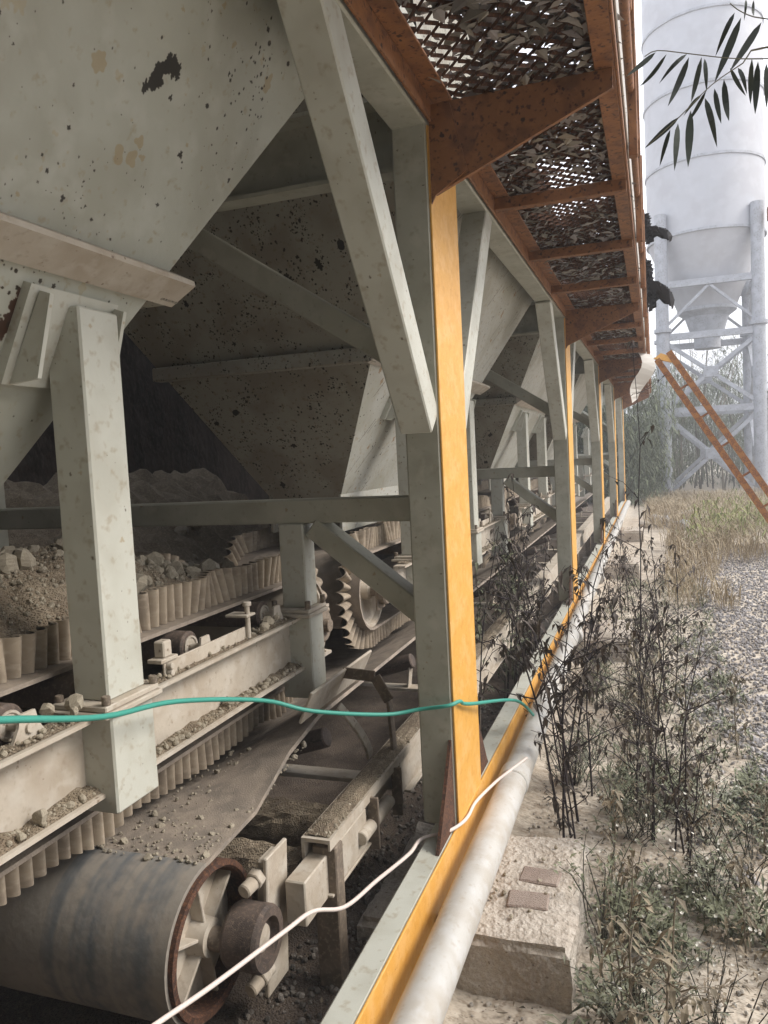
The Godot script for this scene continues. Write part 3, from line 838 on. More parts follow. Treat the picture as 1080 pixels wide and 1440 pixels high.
	mb.box(Transform3D(Basis(V(0, 0, 1), -0.05), V(-1.085, 0.22, -1.93) - o), V(0.014, 0.42, 0.13), 0.004)
	mb.box(Transform3D(Basis(V(0, 0, 1), -0.05), V(-1.105, 0.235, -1.925) - o), V(0.03, 0.36, 0.09), 0.012)
	obj("bearing_plate", mb, M.dusty, c)
	for y in [0.375, 0.085]:
		mb = MB.new()
		mb.cyl(V(-1.095, y, -1.90) - o, V(-1.11, y - 0.012, -1.80) - o, 0.021, 12, 0.004)
		mb.cyl(V(-1.10, y, -1.87) - o, V(-1.103, y - 0.005, -1.842) - o, 0.028, 6, 0.003)
		obj("take_up_screw", mb, M.dusty, c)
	# frame stringers
	for side in 2:
		var sg := 1.0 if side == 0 else -1.0
		var f := func(x: float) -> float: return x if side == 0 else 2 * CXB - x
		mb = MB.new()
		mb.bb(V(min(f.call(-1.05), f.call(-0.985)), 0.20, -2.35) - o, V(max(f.call(-1.05), f.call(-0.985)), 0.335, -1.93) - o)
		obj("take_up_arm", mb, M.dusty, c)
		mb = MB.new()
		var pr := PackedVector2Array()
		for q in [[-1.06, 0.215], [-1.05, 0.215], [-1.05, 0.382], [-0.97, 0.382], [-0.97, 0.36], [-0.963, 0.36], [-0.963, 0.394], [-1.06, 0.394]]:
			pr.append(Vector2(f.call(q[0]), q[1]))
		mb.prism(pr, Transform3D(Basis.IDENTITY, V(0, 0, -18.5) - o), 16.43)
		var sr := obj("stringer", mb, M.dusty, c)
		mb = MB.new()
		mb.bb(V(min(f.call(-0.985), f.call(-0.972)), 0.215, -2.40) - o, V(max(f.call(-0.985), f.call(-0.972)), 0.345, -2.10) - o, 0.003)
		mb.bb(V(min(f.call(-1.04), f.call(-0.966)), 0.205, -2.43) - o, V(max(f.call(-1.04), f.call(-0.966)), 0.2145, -2.08) - o, 0.003)
		obj("cover_plate", mb, M.dusty, sr)
		mb = MB.new()
		mb.bb(V(min(f.call(-1.06), f.call(-0.955)), 0.205, -18.5) - o, V(max(f.call(-1.06), f.call(-0.955)), 0.2145, -2.85) - o, 0.003)
		mb.bb(V(min(f.call(-0.99), f.call(-0.98)), 0.2148, -18.5) - o, V(max(f.call(-0.99), f.call(-0.98)), 0.36, -2.80) - o, 0.003)
		obj("stringer_web", mb, M.dusty, sr)
		for i in 8:
			var z := -2.10 - (0.0 if i == 0 else 0.0) - 2.0 * i
			mb = MB.new()
			mb.bb(V(min(f.call(-1.035), f.call(-0.955)), -0.1, z - 0.05) - o, V(max(f.call(-1.035), f.call(-0.955)), 0.36 if i == 0 else 0.204, z + 0.008) - o)
			obj("leg", mb, M.dusty_dark, c)
	xfs = []                                         # grit lying on the near stringer
	for i in 700:
		var z := -2.09 - 4.5 * pow(rng.randf(), 1.6)
		xfs.append(Transform3D(rbasis(0.004 + 0.016 * pow(rng.randf(), 3.0)), V(rf(-1.055, -0.968), 0.396, z) - o))
	stuff("stringer_grit", stone_meshes[4], M.stone, xfs, [], c)
	mb = MB.new()
	var dn := FastNoiseLite.new(); dn.seed = 77; dn.frequency = 7.0
	for i in 120:
		var row := []
		for j in 2:
			var z := -2.085 - 4.0 * (i + j) / 120.0
			var h: float = max(0.012 + 0.02 * dn.get_noise_2d(z, 0.0), 0.003)
			row.append([V(-0.972, 0.3945, z) - o, V(-1.0, 0.3945 + h, z) - o, V(-1.04, 0.3945 + h * 0.8, z) - o, V(-1.058, 0.3945, z) - o])
		for q in 3: mb.quad(row[1][q + 1], row[1][q], row[0][q], row[0][q + 1])
	obj("dust_layer", mb, M.heap, c).set_meta("kind", "stuff")
	for z in [-2.42, -2.68]:
		mb = MB.new(); mb.bb(V(-0.975, 0.19, z - 0.012) - o, V(-0.935, 0.375, z) - o, 0.002)
		obj("end_plate", mb, M.dusty_dark, c)
	mb = MB.new(); mb.cyl(V(-0.965, 0.275, -2.62) - o, V(-0.965, 0.275, -2.32) - o, 0.024, 14)
	obj("adjusting_screw", mb, M.dusty, c)
	# rollers below the belt near the drum, crusted with dust
	var fn := FastNoiseLite.new(); fn.seed = 4; fn.frequency = 14.0
	for q in [[-2.12, 0.235, 0.085], [-2.42, 0.245, 0.08]]:
		mb = MB.new()
		var seg := 28; var ns := 40
		for i in ns:
			for j in seg:
				var p := []; var nn := []
				for e in [[0, 0], [0, 1], [1, 1], [1, 0]]:
					var x := lerpf(-1.07, xl + 0.1, float(i + e[0]) / ns)
					var a = -TAU * (j + e[1]) / seg
					var d := V(0, sin(a), cos(a))
					var rr: float = q[2] * (1.0 + 0.22 * fn.get_noise_3d(x, cos(a) * 0.2, sin(a) * 0.2) + 0.1 * fn.get_noise_3d(x * 3.0, cos(a) * 0.5, sin(a) * 0.5)) + (0.012 if i == 0 and e[0] == 0 else 0.0)
					p.append(V(x, q[1], q[0]) + d * rr - o); nn.append(d)
				mb.quad(p[0], p[1], p[2], p[3])
		mb.cyl(V(-1.09, q[1], q[0]) - o, V(-1.04, q[1], q[0]) - o, q[2] * 0.9, 20, 0.01)
		obj("crusted_roller", mb, M.heap, c)
	# troughing idlers: tilted wing rollers on curved brackets
	for i in 12:
		var z := -2.72 - 1.15 * i
		var curved := i == 0
		for sg in [1.0, -1.0]:
			mb = MB.new()
			mb.cyl(V(CXB + sg * 0.28, 0.35, z) - o, V(CXB + sg * 0.63, 0.46, z) - o, 0.04, 18, 0.005)
			obj("wing_roller", mb, M.roller, c)
			mb = MB.new()
			var arc := []
			for s in 9:
				var a := lerpf(0.0, 1.0, s / 8.0)
				arc.append(V(CXB + sg * (0.70 + 0.10 * sin(a * PI * 0.5)), lerpf(0.60, 0.39, a), z + 0.03 - 0.05 * a) - o)
			if curved:
				for s in 8: mb.beam(arc[s], arc[s + 1], 0.012, 0.05, V(0, 0, 1), 0.002)
			else: mb.beam(V(CXB + sg * 0.60, 0.30, z) - o, V(CXB + sg * 0.62, 0.47, z) - o, 0.01, 0.06, V(0, 0, 1), 0.002)
			obj("idler_bracket", mb, M.dusty, c)
		mb = MB.new(); mb.bb(V(2 * CXB + 1.05, 0.30, z - 0.04) - o, V(-1.062, 0.318, z + 0.04) - o, 0.002)
		obj("idler_base", mb, M.dusty, c)
	# bent flat bar over the stringer and skid plate on the belt edge
	mb = MB.new()
	var bent := [V(-1.20, 0.70, -2.80), V(-1.065, 0.69, -2.80), V(-1.01, 0.595, -2.80), V(-1.0, 0.395, -2.80)]
	for s in 3: mb.beam(bent[s] - o, bent[s + 1] - o, 0.045 if s < 2 else 0.012, 0.010 if s < 2 else 0.045, V(0, 0, 1) if s < 2 else V(0, 0, 1), 0.002)
	obj("bent_bracket", mb, M.dusty_dark, c)
	mb = MB.new()
	mb.box(Transform3D(Basis(V(0, 0, 1), -0.45) * Basis(V(1, 0, 0), 0.0), V(-1.215, 0.66, -2.78) - o), V(0.012, 0.13, 0.62), 0.003)
	obj("deflector_plate", mb, M.dusty, c)

# ------------------------------------------------------------------ walkway
func build_walkway():
	var w := thing("walkway", "rusty orange cantilever walkway with expanded metal floor above the plant's outer side", "walkway")
	var zs := 1.2; var ze := -19.5
	var mb := MB.new()
	mb.bb(V(-0.674, 2.642, ze), V(-0.664, 2.72, zs), 0.002); mb.bb(V(-0.663, 2.712, ze), V(-0.60, 2.722, zs), 0.002)
	obj("inner_angle", mb, M.orange, w)
	mb = MB.new()
	mb.bb(V(-0.085, 2.70, ze), V(-0.076, 2.80, zs), 0.002); mb.bb(V(-0.145, 2.70, ze), V(-0.0855, 2.71, zs), 0.002)
	obj("outer_angle", mb, M.orange, w)
	for k in range(-1, 5):                           # tapered brackets at the posts
		var z := -2.55 - P * k
		mb = MB.new()
		mb.prism(PackedVector2Array([Vector2(-0.663, 2.70), Vector2(-0.092, 2.698), Vector2(-0.092, 2.645), Vector2(-0.663, 2.415)]), Transform3D(Basis.IDENTITY, V(0, 0, z)), 0.012)
		mb.beam(V(-0.662, 2.412, z + 0.004), V(-0.092, 2.642, z + 0.004), 0.018, 0.006, V(0, 1, 0).rotated(V(0, 0, 1), 0.38), 0.002)
		var br := obj("bracket", mb, M.orange, w)
		mb = MB.new()
		mb.prism(PackedVector2Array([Vector2(-0.672, 2.695), Vector2(-0.60, 2.69), Vector2(-0.55, 2.47), Vector2(-0.66, 2.405), Vector2(-0.674, 2.38)]), Transform3D(Basis.IDENTITY, V(0, 0, z + 0.0125)), 0.008)
		obj("end_plate", mb, M.orange, br).set_meta("label", "rust spotted end plate of the bracket")
	for i in range(-3, 17):                          # cross angles
		if posmod(i, 4) == 0: continue
		var z := -2.56 - 1.03 * i
		mb = MB.new(); mb.bb(V(-0.662, 2.655, z - 0.006), V(-0.086, 2.705, z), 0.002); mb.bb(V(-0.662, 2.655, z - 0.055), V(-0.086, 2.662, z - 0.0065), 0.002)
		obj("cross_angle", mb, M.orange, w)
	# expanded metal floor
	for i in range(-2, 17):
		mb = MB.new()
		var za := -2.56 - 1.03 * i
		var rows := 30
		var ux := 0.066
		var th := 0.0019
		for r in rows:
			var z := za - 1.03 * (r + 0.5) / rows
			var dz := 1.03 / rows * 0.5
			var cx := 16
			for s in cx:
				var xa := -0.66 + ux * 0.5 * s; var xb := xa + ux * 0.5
				if xb > -0.088: break
				var ph := (s + r) % 2
				var a := V(xa, 2.726, z + (dz if ph == 0 else -dz)); var b := V(xb, 2.732, z + (-dz if ph == 0 else dz))
				var up := V(0, 0.005, th); var dn := V(0, -0.004, -th)
				mb.quad(a + dn, b + dn, b + up, a + up)
				mb.quad(a + dn + V(0, -0.003, th), b + dn + V(0, -0.003, th), b + dn, a + dn)
		var g := obj("expanded_metal", mb, M.rust, w)
		g.set_meta("kind", "stuff")
	# handrail
	for y in [2.95, 3.25, 3.62]:
		mb = MB.new(); mb.tube([V(-0.055, y, zs), V(-0.058, y + 0.01, -6), V(-0.055, y, ze)], [0.017], 8)
		obj("rail", mb, M.orange, w)
	mb = MB.new(); mb.bb(V(-0.074, 2.74, ze), V(-0.068, 2.86, zs), 0.002)
	obj("toe_board", mb, M.sheet, w)
	for i in 14:
		var z := -0.6 - 1.37 * i
		mb = MB.new(); mb.bb(V(-0.067, 2.70, z - 0.02), V(-0.032, 3.64, z + 0.02), 0.003)
		obj("rail_post", mb, M.orange, w)
	# dead leaves lying on the mesh
	mb = MB.new()
	for i in 27000:
		var z := -0.9 - 16.0 * pow(rng.randf(), 1.15)
		var x := rf(-0.66, -0.09)
		var gap := sin(x * 9.0 + z * 2.1) + sin(z * 3.3 - x * 5.0) + 0.6 * sin(z * 7.0 + x * 15.0)
		if gap > 0.9 and rng.randf() < 0.9: continue
		var L := rf(0.04, 0.10); var wd := L * rf(0.3, 0.55)
		var b := Basis(V(0, 1, 0), rf(0, TAU)) * Basis(V(1, 0, 0), rf(-0.25, 0.25)) * Basis(V(0, 0, 1), rf(-0.25, 0.25))
		var c := V(x, (2.737 + rf(0.0, 0.05)) if i % 5 else rf(2.712, 2.73), z)
		var g := rf(0.10, 0.34)
		mb.col = Color(g, g * 0.93, g * rf(0.8, 0.98))
		leaf(mb, c, b, L, wd, rf(-0.012, 0.02))
	var lv := obj("dead_leaves", mb, M.dead)
	tag(lv, "layer of dead grey leaves lying on the walkway's mesh floor", "leaves", "", "stuff")

func leaf(mb: MB, c: Vector3, b: Basis, L: float, w: float, droop: float):   # folded blade along local z
	var p0 := c - b.z * L * 0.5
	var p1 := c + b.z * L * 0.5 + b.y * droop
	var ml := c - b.x * w * 0.5 + b.y * w * 0.18 - b.z * L * 0.08
	var mr := c + b.x * w * 0.5 + b.y * w * 0.18 - b.z * L * 0.08
	mb.tri(p0, mr, p1); mb.tri(p0, p1, ml)

# ------------------------------------------------------------------ pipes and lines
func smooth(pts: Array, sub := 6) -> Array:
	var out := []
	for i in pts.size() - 1:
		var a: Vector3 = pts[max(i - 1, 0)]; var b: Vector3 = pts[i]; var c: Vector3 = pts[i + 1]; var d: Vector3 = pts[min(i + 2, pts.size() - 1)]
		for s in sub: out.append(b.cubic_interpolate(c, a, d, float(s) / sub))
	out.append(pts[-1])
	return out
func build_lines():
	var p := thing("water_pipe", "long pale grey pipe running along the foot of the yellow beam", "pipe")
	var mb := MB.new()
	mb.tube(smooth([V(-0.578, 0.175, 1.5), V(-0.578, 0.18, -1.0), V(-0.580, 0.185, -2.6), V(-0.592, 0.20, -4.6), V(-0.607, 0.205, -7.0), V(-0.612, 0.21, -10.0), V(-0.612, 0.215, -19.0)], 8), [0.058], 20)
	obj("tube", mb, M.pipe, p)
	for z in [-1.2, -3.05, -5.6, -8.2]:
		mb = MB.new(); mb.cyl(V(-0.583, 0.188, z), V(-0.585, 0.189, z - 0.10), 0.064, 20, 0.004)
		obj("coupling", mb, M.pipe, p)
	for z in [-0.4, -2.2, -4.1, -6.0, -8.0, -11.0]:
		mb = MB.new(); mb.bb(V(-0.675, 0.10, z - 0.02), V(-0.56, 0.118, z + 0.02), 0.002)
		obj("pipe_bracket", mb, M.rust, p)
	mb = MB.new()
	mb.tube(smooth([V(-0.81, 1.5, 1.3), V(-0.9, 1.3, 0.2), V(-1.0, 1.19, -0.80), V(-1.05, 1.143, -0.976), V(-1.16, 1.013, -1.353), V(-1.2, 0.939, -1.686), V(-1.15, 0.828, -2.049), V(-1.05, 0.755, -2.187), V(-0.895, 0.675, -2.42), V(-0.793, 0.673, -2.50), V(-0.690, 0.692, -2.50), V(-0.662, 0.690, -2.56), V(-0.655, 0.646, -2.669), V(-0.600, 0.463, -3.292), V(-0.59, 0.26, -3.7)]), [0.0068], 8)
	tag(obj("green_hose", mb, M.hose), "thin turquoise green hose strung across the hangers to the yellow post", "hose")
	mb = MB.new()
	mb.tube(smooth([V(-1.06, 0.42, -0.9), V(-1.04, 0.385, -1.212), V(-1.03, 0.373, -1.292), V(-1.0, 0.346, -1.465), V(-0.95, 0.320, -1.729), V(-0.93, 0.299, -1.862), V(-0.88, 0.257, -1.969), V(-0.84, 0.252, -2.132), V(-0.785, 0.262, -2.288), V(-0.77, 0.268, -2.382), V(-0.70, 0.268, -2.45), V(-0.668, 0.266, -2.52), V(-0.664, 0.25, -2.62), V(-0.664, 0.245, -2.75), V(-0.63, 0.238, -2.95), V(-0.592, 0.25, -3.033), V(-0.545, 0.245, -3.2)]), [0.0062], 8)
	tag(obj("white_rope", mb, M.rope), "thin white cable slung from the drum over the yellow beam", "cable")

# ------------------------------------------------------------------ ground and footings
func gh(x: float, z: float) -> float:
	var b := lerpf(-0.10, -0.21, smoothstep(-0.85, -0.6, x))
	if x > 3.0: b += 0.0
	return b + 0.03 * gn.get_noise_2d(x * 2.0, z * 2.0) + 0.012 * gn.get_noise_2d(x * 9.0, z * 9.0)
var gn := FastNoiseLite.new()
func axis(dense0: float, dense1: float, step: float, lo: float, hi: float) -> Array:
	var a := []
	var x := dense0; var s := step
	while x > lo:
		s *= 1.35; x -= s; a.push_front(max(x, lo))
	x = dense0
	while x < dense1: a.append(x); x += step
	s = step
	x = dense1
	while x < hi:
		a.append(x); s *= 1.35; x += s
	a.append(hi)
	return a
func build_ground():
	gn.seed = 3; gn.frequency = 0.6; gn.fractal_octaves = 4
	for q in 2:
		var xs := axis(-0.8, 2.4, 0.05, -0.82, 400.0) if q == 0 else axis(-2.9, -0.82, 0.06, -3.6, -0.82)
		var zs := axis(-11.0, 0.5, 0.06, -500.0, 60.0) if q == 0 else axis(-11.0, 0.5, 0.07, -40.0, 8.0)
		var st := SurfaceTool.new(); st.begin(Mesh.PRIMITIVE_TRIANGLES)
		var nx := xs.size(); var nn := zs.size()
		for j in nn:
			for i in nx:
				st.set_uv(Vector2(xs[i], zs[j])); st.add_vertex(V(xs[i], gh(xs[i], zs[j]), zs[j]))
		for j in nn - 1:
			for i in nx - 1:
				var a := j * nx + i
				for e in [a, a + 1, a + nx, a + 1, a + nx + 1, a + nx]: st.add_index(e)
		st.generate_normals()
		var o := MeshInstance3D.new(); o.mesh = st.commit()
		put("ground" if q == 0 else "pit_floor", o, M.ground if q == 0 else M.soil)
		o.set_meta("kind", "structure")
	# land behind the plant, level with the loading ramp
	var mb := MB.new()
	mb.quad(V(-400, 3.55, 60), V(-3.75, 3.55, 60), V(-3.75, 3.55, -40), V(-400, 3.55, -40))
	tag(obj("loading_ramp", mb, M.ground), "", "", "", "structure")
	mb = MB.new(); mb.quad(V(-400, -0.2, -40), V(-3.3, -0.2, -40), V(-3.3, -0.2, -500), V(-400, -0.2, -500))
	tag(obj("terrain", mb, M.ground), "", "", "", "structure")
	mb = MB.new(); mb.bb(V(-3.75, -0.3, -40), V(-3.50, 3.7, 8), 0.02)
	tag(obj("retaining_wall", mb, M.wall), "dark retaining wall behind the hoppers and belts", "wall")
	# footings
	var labels := ["large pale concrete footing under the nearest post, its front face broken", "pale concrete footing under the second post from the camera", "concrete footing under the third post from the camera", "concrete footing under the fourth post from the camera"]
	for k in 4:
		var z0 := -2.33 - P * k
		var fx := 0.0 if k == 0 else 0.06
		var ft := thing("concrete_footing", labels[k], "footing", "concrete footings under the posts", V(-0.6, -0.25, z0 - 0.35))
		var o := ft.position
		mb = MB.new()
		var w := [-1.0, -0.285 + fx]; var d := [z0 - 0.72, z0]; var h := [-0.4, -0.004]
		var N := 22
		var fnn := FastNoiseLite.new(); fnn.seed = 60 + k; fnn.frequency = 6.0; fnn.fractal_octaves = 4
		for ax in 3:                                 # rough block: each face a displaced grid
			for s in 2:
				for i in N:
					for j in N:
						var p := []
						for e in [[0, 0], [1, 0], [1, 1], [0, 1]]:
							var u := float(i + e[0]) / N; var v := float(j + e[1]) / N
							var c := [0.0, 0.0, 0.0]
							c[ax] = float(s); c[(ax + 1) % 3] = u; c[(ax + 2) % 3] = v
							var q := V(lerpf(w[0], w[1], c[0]), lerpf(h[0], h[1], c[1]), lerpf(d[0], d[1], c[2]))
							var ctr := V((w[0] + w[1]) / 2, -0.15, (d[0] + d[1]) / 2)
							var m: float = max(abs(c[0] - 0.5), max(0.0, abs(c[2] - 0.5)))
							var edge := 0.0
							if c[1] > 0.93: edge = smoothstep(0.42, 0.5, m) * 0.035
							var dir := (q - ctr).normalized()
							q += dir * (0.02 * fnn.get_noise_3dv(q) - edge * (0.6 + fnn.get_noise_3dv(q * 0.5)))
							q.y = min(q.y, 0.0)
							p.append(q - o)
						if s == 1: mb.quad(p[0], p[1], p[2], p[3])
						else: mb.quad(p[0], p[3], p[2], p[1])
		obj("block", mb, M.concrete, ft)
		if k == 0:
			for q in [[-0.45, -2.56, 0.06], [-0.43, -2.72, -0.06]]:
				mb = MB.new(); mb.box(Transform3D(Basis(V(0, 1, 0), q[2]), V(q[0], -0.006, q[1]) - o), V(0.14, 0.022, 0.10), 0.006)
				obj("brick", mb, M.brick, ft)
		for i in 14:
			inst("stone", stone_meshes[rng.randi() % 7], M.stone, Transform3D(rbasis(rf(0.012, 0.035)), V(rf(-0.6, -0.32), 0.004, rf(d[0] + 0.05, d[1] - 0.05)) - o), ft)

func build_gravel():
	var xfs := []; var cols := []
	for i in 26000:
		var z := -3.2 - 11.0 * pow(rng.randf(), 1.5)
		var x := 0.10 + 2.2 * rng.randf()
		var edge: float = 0.28 + 0.15 * sin(z * 1.3) + 0.1 * sin(z * 3.7)
		if x < edge and rng.randf() > 0.12: continue
		var s := rf(0.014, 0.036)
		xfs.append(Transform3D(rbasis(s), V(x, gh(x, z) + s * 0.25, z)))
		var v := rf(0.16, 0.42)
		cols.append(Color(v * 1.02, v * 0.97, v * 0.98))
	var m := vc_mat(0.95)
	tag(stuff("gravel", stone_meshes[3], m, xfs, cols), "grey gravel spread over the track at the right", "gravel", "", "stuff")
	xfs = []; cols = []
	for i in 5200:
		var z := -1.6 - 9.0 * pow(rng.randf(), 1.4)
		var x := rf(-0.6, 0.9)
		var s := rf(0.006, 0.024)
		xfs.append(Transform3D(rbasis(s), V(x, gh(x, z) + s * 0.2, z)))
		var v := rf(0.2, 0.5)
		cols.append(Color(v, v * 0.93, v * 0.84))
	for i in 1800:
		var x := rf(-1.2, -0.8); var z := rf(-5.0, -1.4)
		var s := rf(0.006, 0.03)
		xfs.append(Transform3D(rbasis(s), V(x, gh(x, z) + s * 0.2, z)))
		var v := rf(0.1, 0.3)
		cols.append(Color(v, v * 0.9, v * 0.8))
	tag(stuff("loose_pebbles", stone_meshes[5], m, xfs, cols), "loose pebbles and crumbs scattered over the sandy ground", "pebbles", "", "stuff")
	# pale rubble below the far end of the plant
	for i in 16:
		var s := rf(0.15, 0.45)
		var x := rf(-0.4, 0.9); var z := rf(-20.5, -16.5)
		var o := inst("rubble_block", stone_meshes[rng.randi() % 7], M.silo_leg if i % 3 else M.concrete, Transform3D(rbasis(s), V(x, gh(x, z) + s * 0.2, z)))
		tag(o, "broken pale block in the rubble pile before the silo's left leg", "rubble", "rubble pile before the silo")

# ------------------------------------------------------------------ silo and ladder
func build_silo():
	var cx := 1.70; var cz := -27.35; var R := 1.75
	var s := thing("cement_silo", "tall white cylindrical silo on a braced four legged tower", "silo", "", V(cx, -0.2, cz))
	var o := s.position
	var xf := Transform3D(Basis.IDENTITY, V(cx, 0, cz) - o)
	var mb := MB.new()
	mb.lathe([Vector2(R, 7.95), Vector2(R, 20.5), Vector2(0.3, 21.3), Vector2(0, 21.3)], xf, 64)
	obj("shell", mb, M.silo, s)
	for y in [7.95, 10.1, 12.2, 14.3, 16.4, 18.5]:
		mb = MB.new(); mb.lathe([Vector2(R - 0.01, y - 0.05), Vector2(R + 0.035, y - 0.045), Vector2(R + 0.035, y + 0.03), Vector2(R - 0.01, y + 0.035)], xf, 64)
		obj("ring", mb, M.silo_leg, s)
	mb = MB.new()
	mb.lathe([Vector2(0.86, 5.78), Vector2(R, 7.95)], xf, 64)
	var cone := obj("cone", mb, M.silo, s)
	mb = MB.new()
	mb.lathe([Vector2(0.42, 4.95), Vector2(0.5, 4.95), Vector2(0.52, 5.1), Vector2(0.66, 5.55), Vector2(0.9, 5.72), Vector2(0.9, 5.8), Vector2(0.86, 5.82)], xf, 40)
	mb.cyl(V(cx, 4.55, cz) - o, V(cx, 4.95, cz) - o, 0.40, 24)
	obj("outlet", mb, M.silo_leg, cone)
	var hx := 1.36; var hz := 1.36
	var tops := [4.85, 2.55]
	for i in 4:
		var x := cx + hx * (1 if i % 2 else -1); var z := cz + hz * (1 if i < 2 else -1)
		mb = MB.new(); mb.cyl(V(x, -0.3, z) - o, V(x, 8.6, z) - o, 0.19, 18)
		var lg := obj("leg", mb, M.silo_leg, s)
		for y in [5.0]:
			mb = MB.new(); mb.cyl(V(x, y, z) - o, V(x, y + 0.12, z) - o, 0.26, 18)
			obj("flange", mb, M.silo_leg, lg)
	for side in 4:
		var a := V(-hx, 0, hz).rotated(Vector3.UP, side * PI / 2); var b := V(hx, 0, hz).rotated(Vector3.UP, side * PI / 2)
		var base := V(cx, 0, cz) - o
		for y in [6.45, 4.85, 2.55]:
			mb = MB.new(); mb.beam(base + a + V(0, y, 0), base + b + V(0, y, 0), 0.14, 0.2)
			obj("beam", mb, M.silo_leg, s)
		for y in [[4.75, 2.65], [2.45, -0.1]]:
			for k in 2:
				var p: Vector3 = a if k == 0 else b
				var q: Vector3 = b if k == 0 else a
				mb = MB.new(); mb.beam(base + p + V(0, y[0], 0) + a.cross(V(0, 1, 0)).normalized() * 0.0, base + q + V(0, y[1], 0), 0.09 + 0.004 * k, 0.12)
				obj("brace", mb, M.silo_leg, s)
			mb = MB.new()
			var mid: Vector3 = (a + b) * 0.5
			var yy: float = (y[0] + y[1]) * 0.5
			var along: Vector3 = (b - a).normalized()
			mb.box(Transform3D(Basis(along, V(0, 1, 0), along.cross(V(0, 1, 0))), base + mid + V(0, yy, 0)), V(0.42, 0.34, 0.15), 0.01)
			obj("gusset", mb, M.silo_leg, s)
		for k in 2:
			var p: Vector3 = a if k == 0 else b
			mb = MB.new(); mb.beam(base + (a + b) * 0.5 + V(0, 6.36, 0), base + p + V(0, 5.1, 0), 0.08, 0.08)
			obj("brace", mb, M.silo_leg, s)
	# drainage: small rust orange lug box on the shell
	mb = MB.new(); mb.bb(V(3.30, 7.95, -25.9) - o, V(3.75, 8.35, -25.5) - o, 0.02)
	obj("junction_box", mb, M.ladder, s)

func build_ladder():
	var l := thing("orange_ladder", "narrow rusty orange steel ladder leaning down from the walkway before the silo", "ladder")
	var a := V(0.06, 2.77, -12.0); var d := (V(1.42, 0.50, -11.7) - a).normalized()
	var u := V(d.y, -d.x, 0).normalized() * -1.0
	if u.y < 0: u = -u
	var len := 3.65
	for k in 2:
		var off := u * (0.0 if k == 0 else 0.19)
		var mb := MB.new()
		mb.beam(a + off, a + off + d * len, 0.012, 0.055, u.cross(d), 0.002)
		mb.beam(a + off + V(0, 0, 0.035), a + off + d * len + V(0, 0, 0.035), 0.075, 0.012, u.cross(d), 0.002)
		mb.beam(a + off + u * 0.045 + V(0, 0, 0.02), a + off + u * 0.045 + d * len + V(0, 0, 0.02), 0.012, 0.04, u.cross(d), 0.002)
		obj("rail", mb, M.ladder, l)
	for i in 8:
		var mb := MB.new()
		var p := a + d * (0.05 + i * 0.5)
		mb.beam(p, p + u * 0.19, 0.03, 0.03, V(0, 0, 1), 0.003)
		obj("rung", mb, M.ladder, l)
	var mb := MB.new()
	mb.prism(PackedVector2Array([Vector2(-0.03, -0.02), Vector2(0.16, 0.15), Vector2(0.10, 0.2), Vector2(-0.04, 0.1)]), Transform3D(Basis(d, u, d.cross(u)), a - V(0, 0, 0.03)), 0.06)
	obj("head_plate", mb, M.yellow, l)

func build_rags():
	# dark netting caught on the railing and a bent sheet under the walkway's far end
	var fn := FastNoiseLite.new(); fn.seed = 8; fn.frequency = 5.0; fn.fractal_octaves = 4
	for q in [[V(-0.05, 3.64, -7.6), 0.30, 0.3, "torn black netting bundled on the railing above the dark cloth"], [V(-0.04, 3.30, -8.0), 0.52, 0.8, "crumpled black cloth hanging from the walkway railing beside the silo"]]:
		var mb := MB.new()
		var N := 22
		for i in N:
			for j in N:
				var p := []
				for e in [[0, 0], [1, 0], [1, 1], [0, 1]]:
					var u := float(i + e[0]) / N; var v := float(j + e[1]) / N
					var wdt: float = q[2] * (0.5 + 0.5 * v)
					p.append(q[0] + V(0.02 + 0.03 * sin(u * 13.0 + v * 4.0) + 0.06 * fn.get_noise_2d(u * 4, v * 5) + (0.20 * smoothstep(0.5, 1.0, v) * smoothstep(0.3, 0.7, u)), -q[1] * v * (0.8 + 0.35 * fn.get_noise_2d(u * 3.0, 5.0)), (u - 0.5) * wdt + 0.04 * fn.get_noise_2d(u * 4, v * 4 + 9)))
				mb.quad(p[0], p[1], p[2], p[3])
		tag(obj("black_cloth", mb, M.tarp), q[3], "cloth", "black rags on the railing")
	var mb := MB.new()
	var pts := []
	for i in 11:
		var t := i / 10.0
		pts.append([V(-0.16 + 0.05 * sin(t * 7.0) - 0.12 * t * t, 2.70 - 0.62 * t, -10.2), V(0.0 - 0.05 * t + 0.06 * sin(t * 5.0) - 0.08 * t * t, 2.70 - 0.55 * t, -10.6)])
	for i in 10:
		mb.quad(pts[i][0], pts[i + 1][0], pts[i + 1][1], pts[i][1])
	tag(obj("bent_sheet", mb, M.sheet), "pale bent metal sheet dangling from the walkway's far edge", "metal sheet")

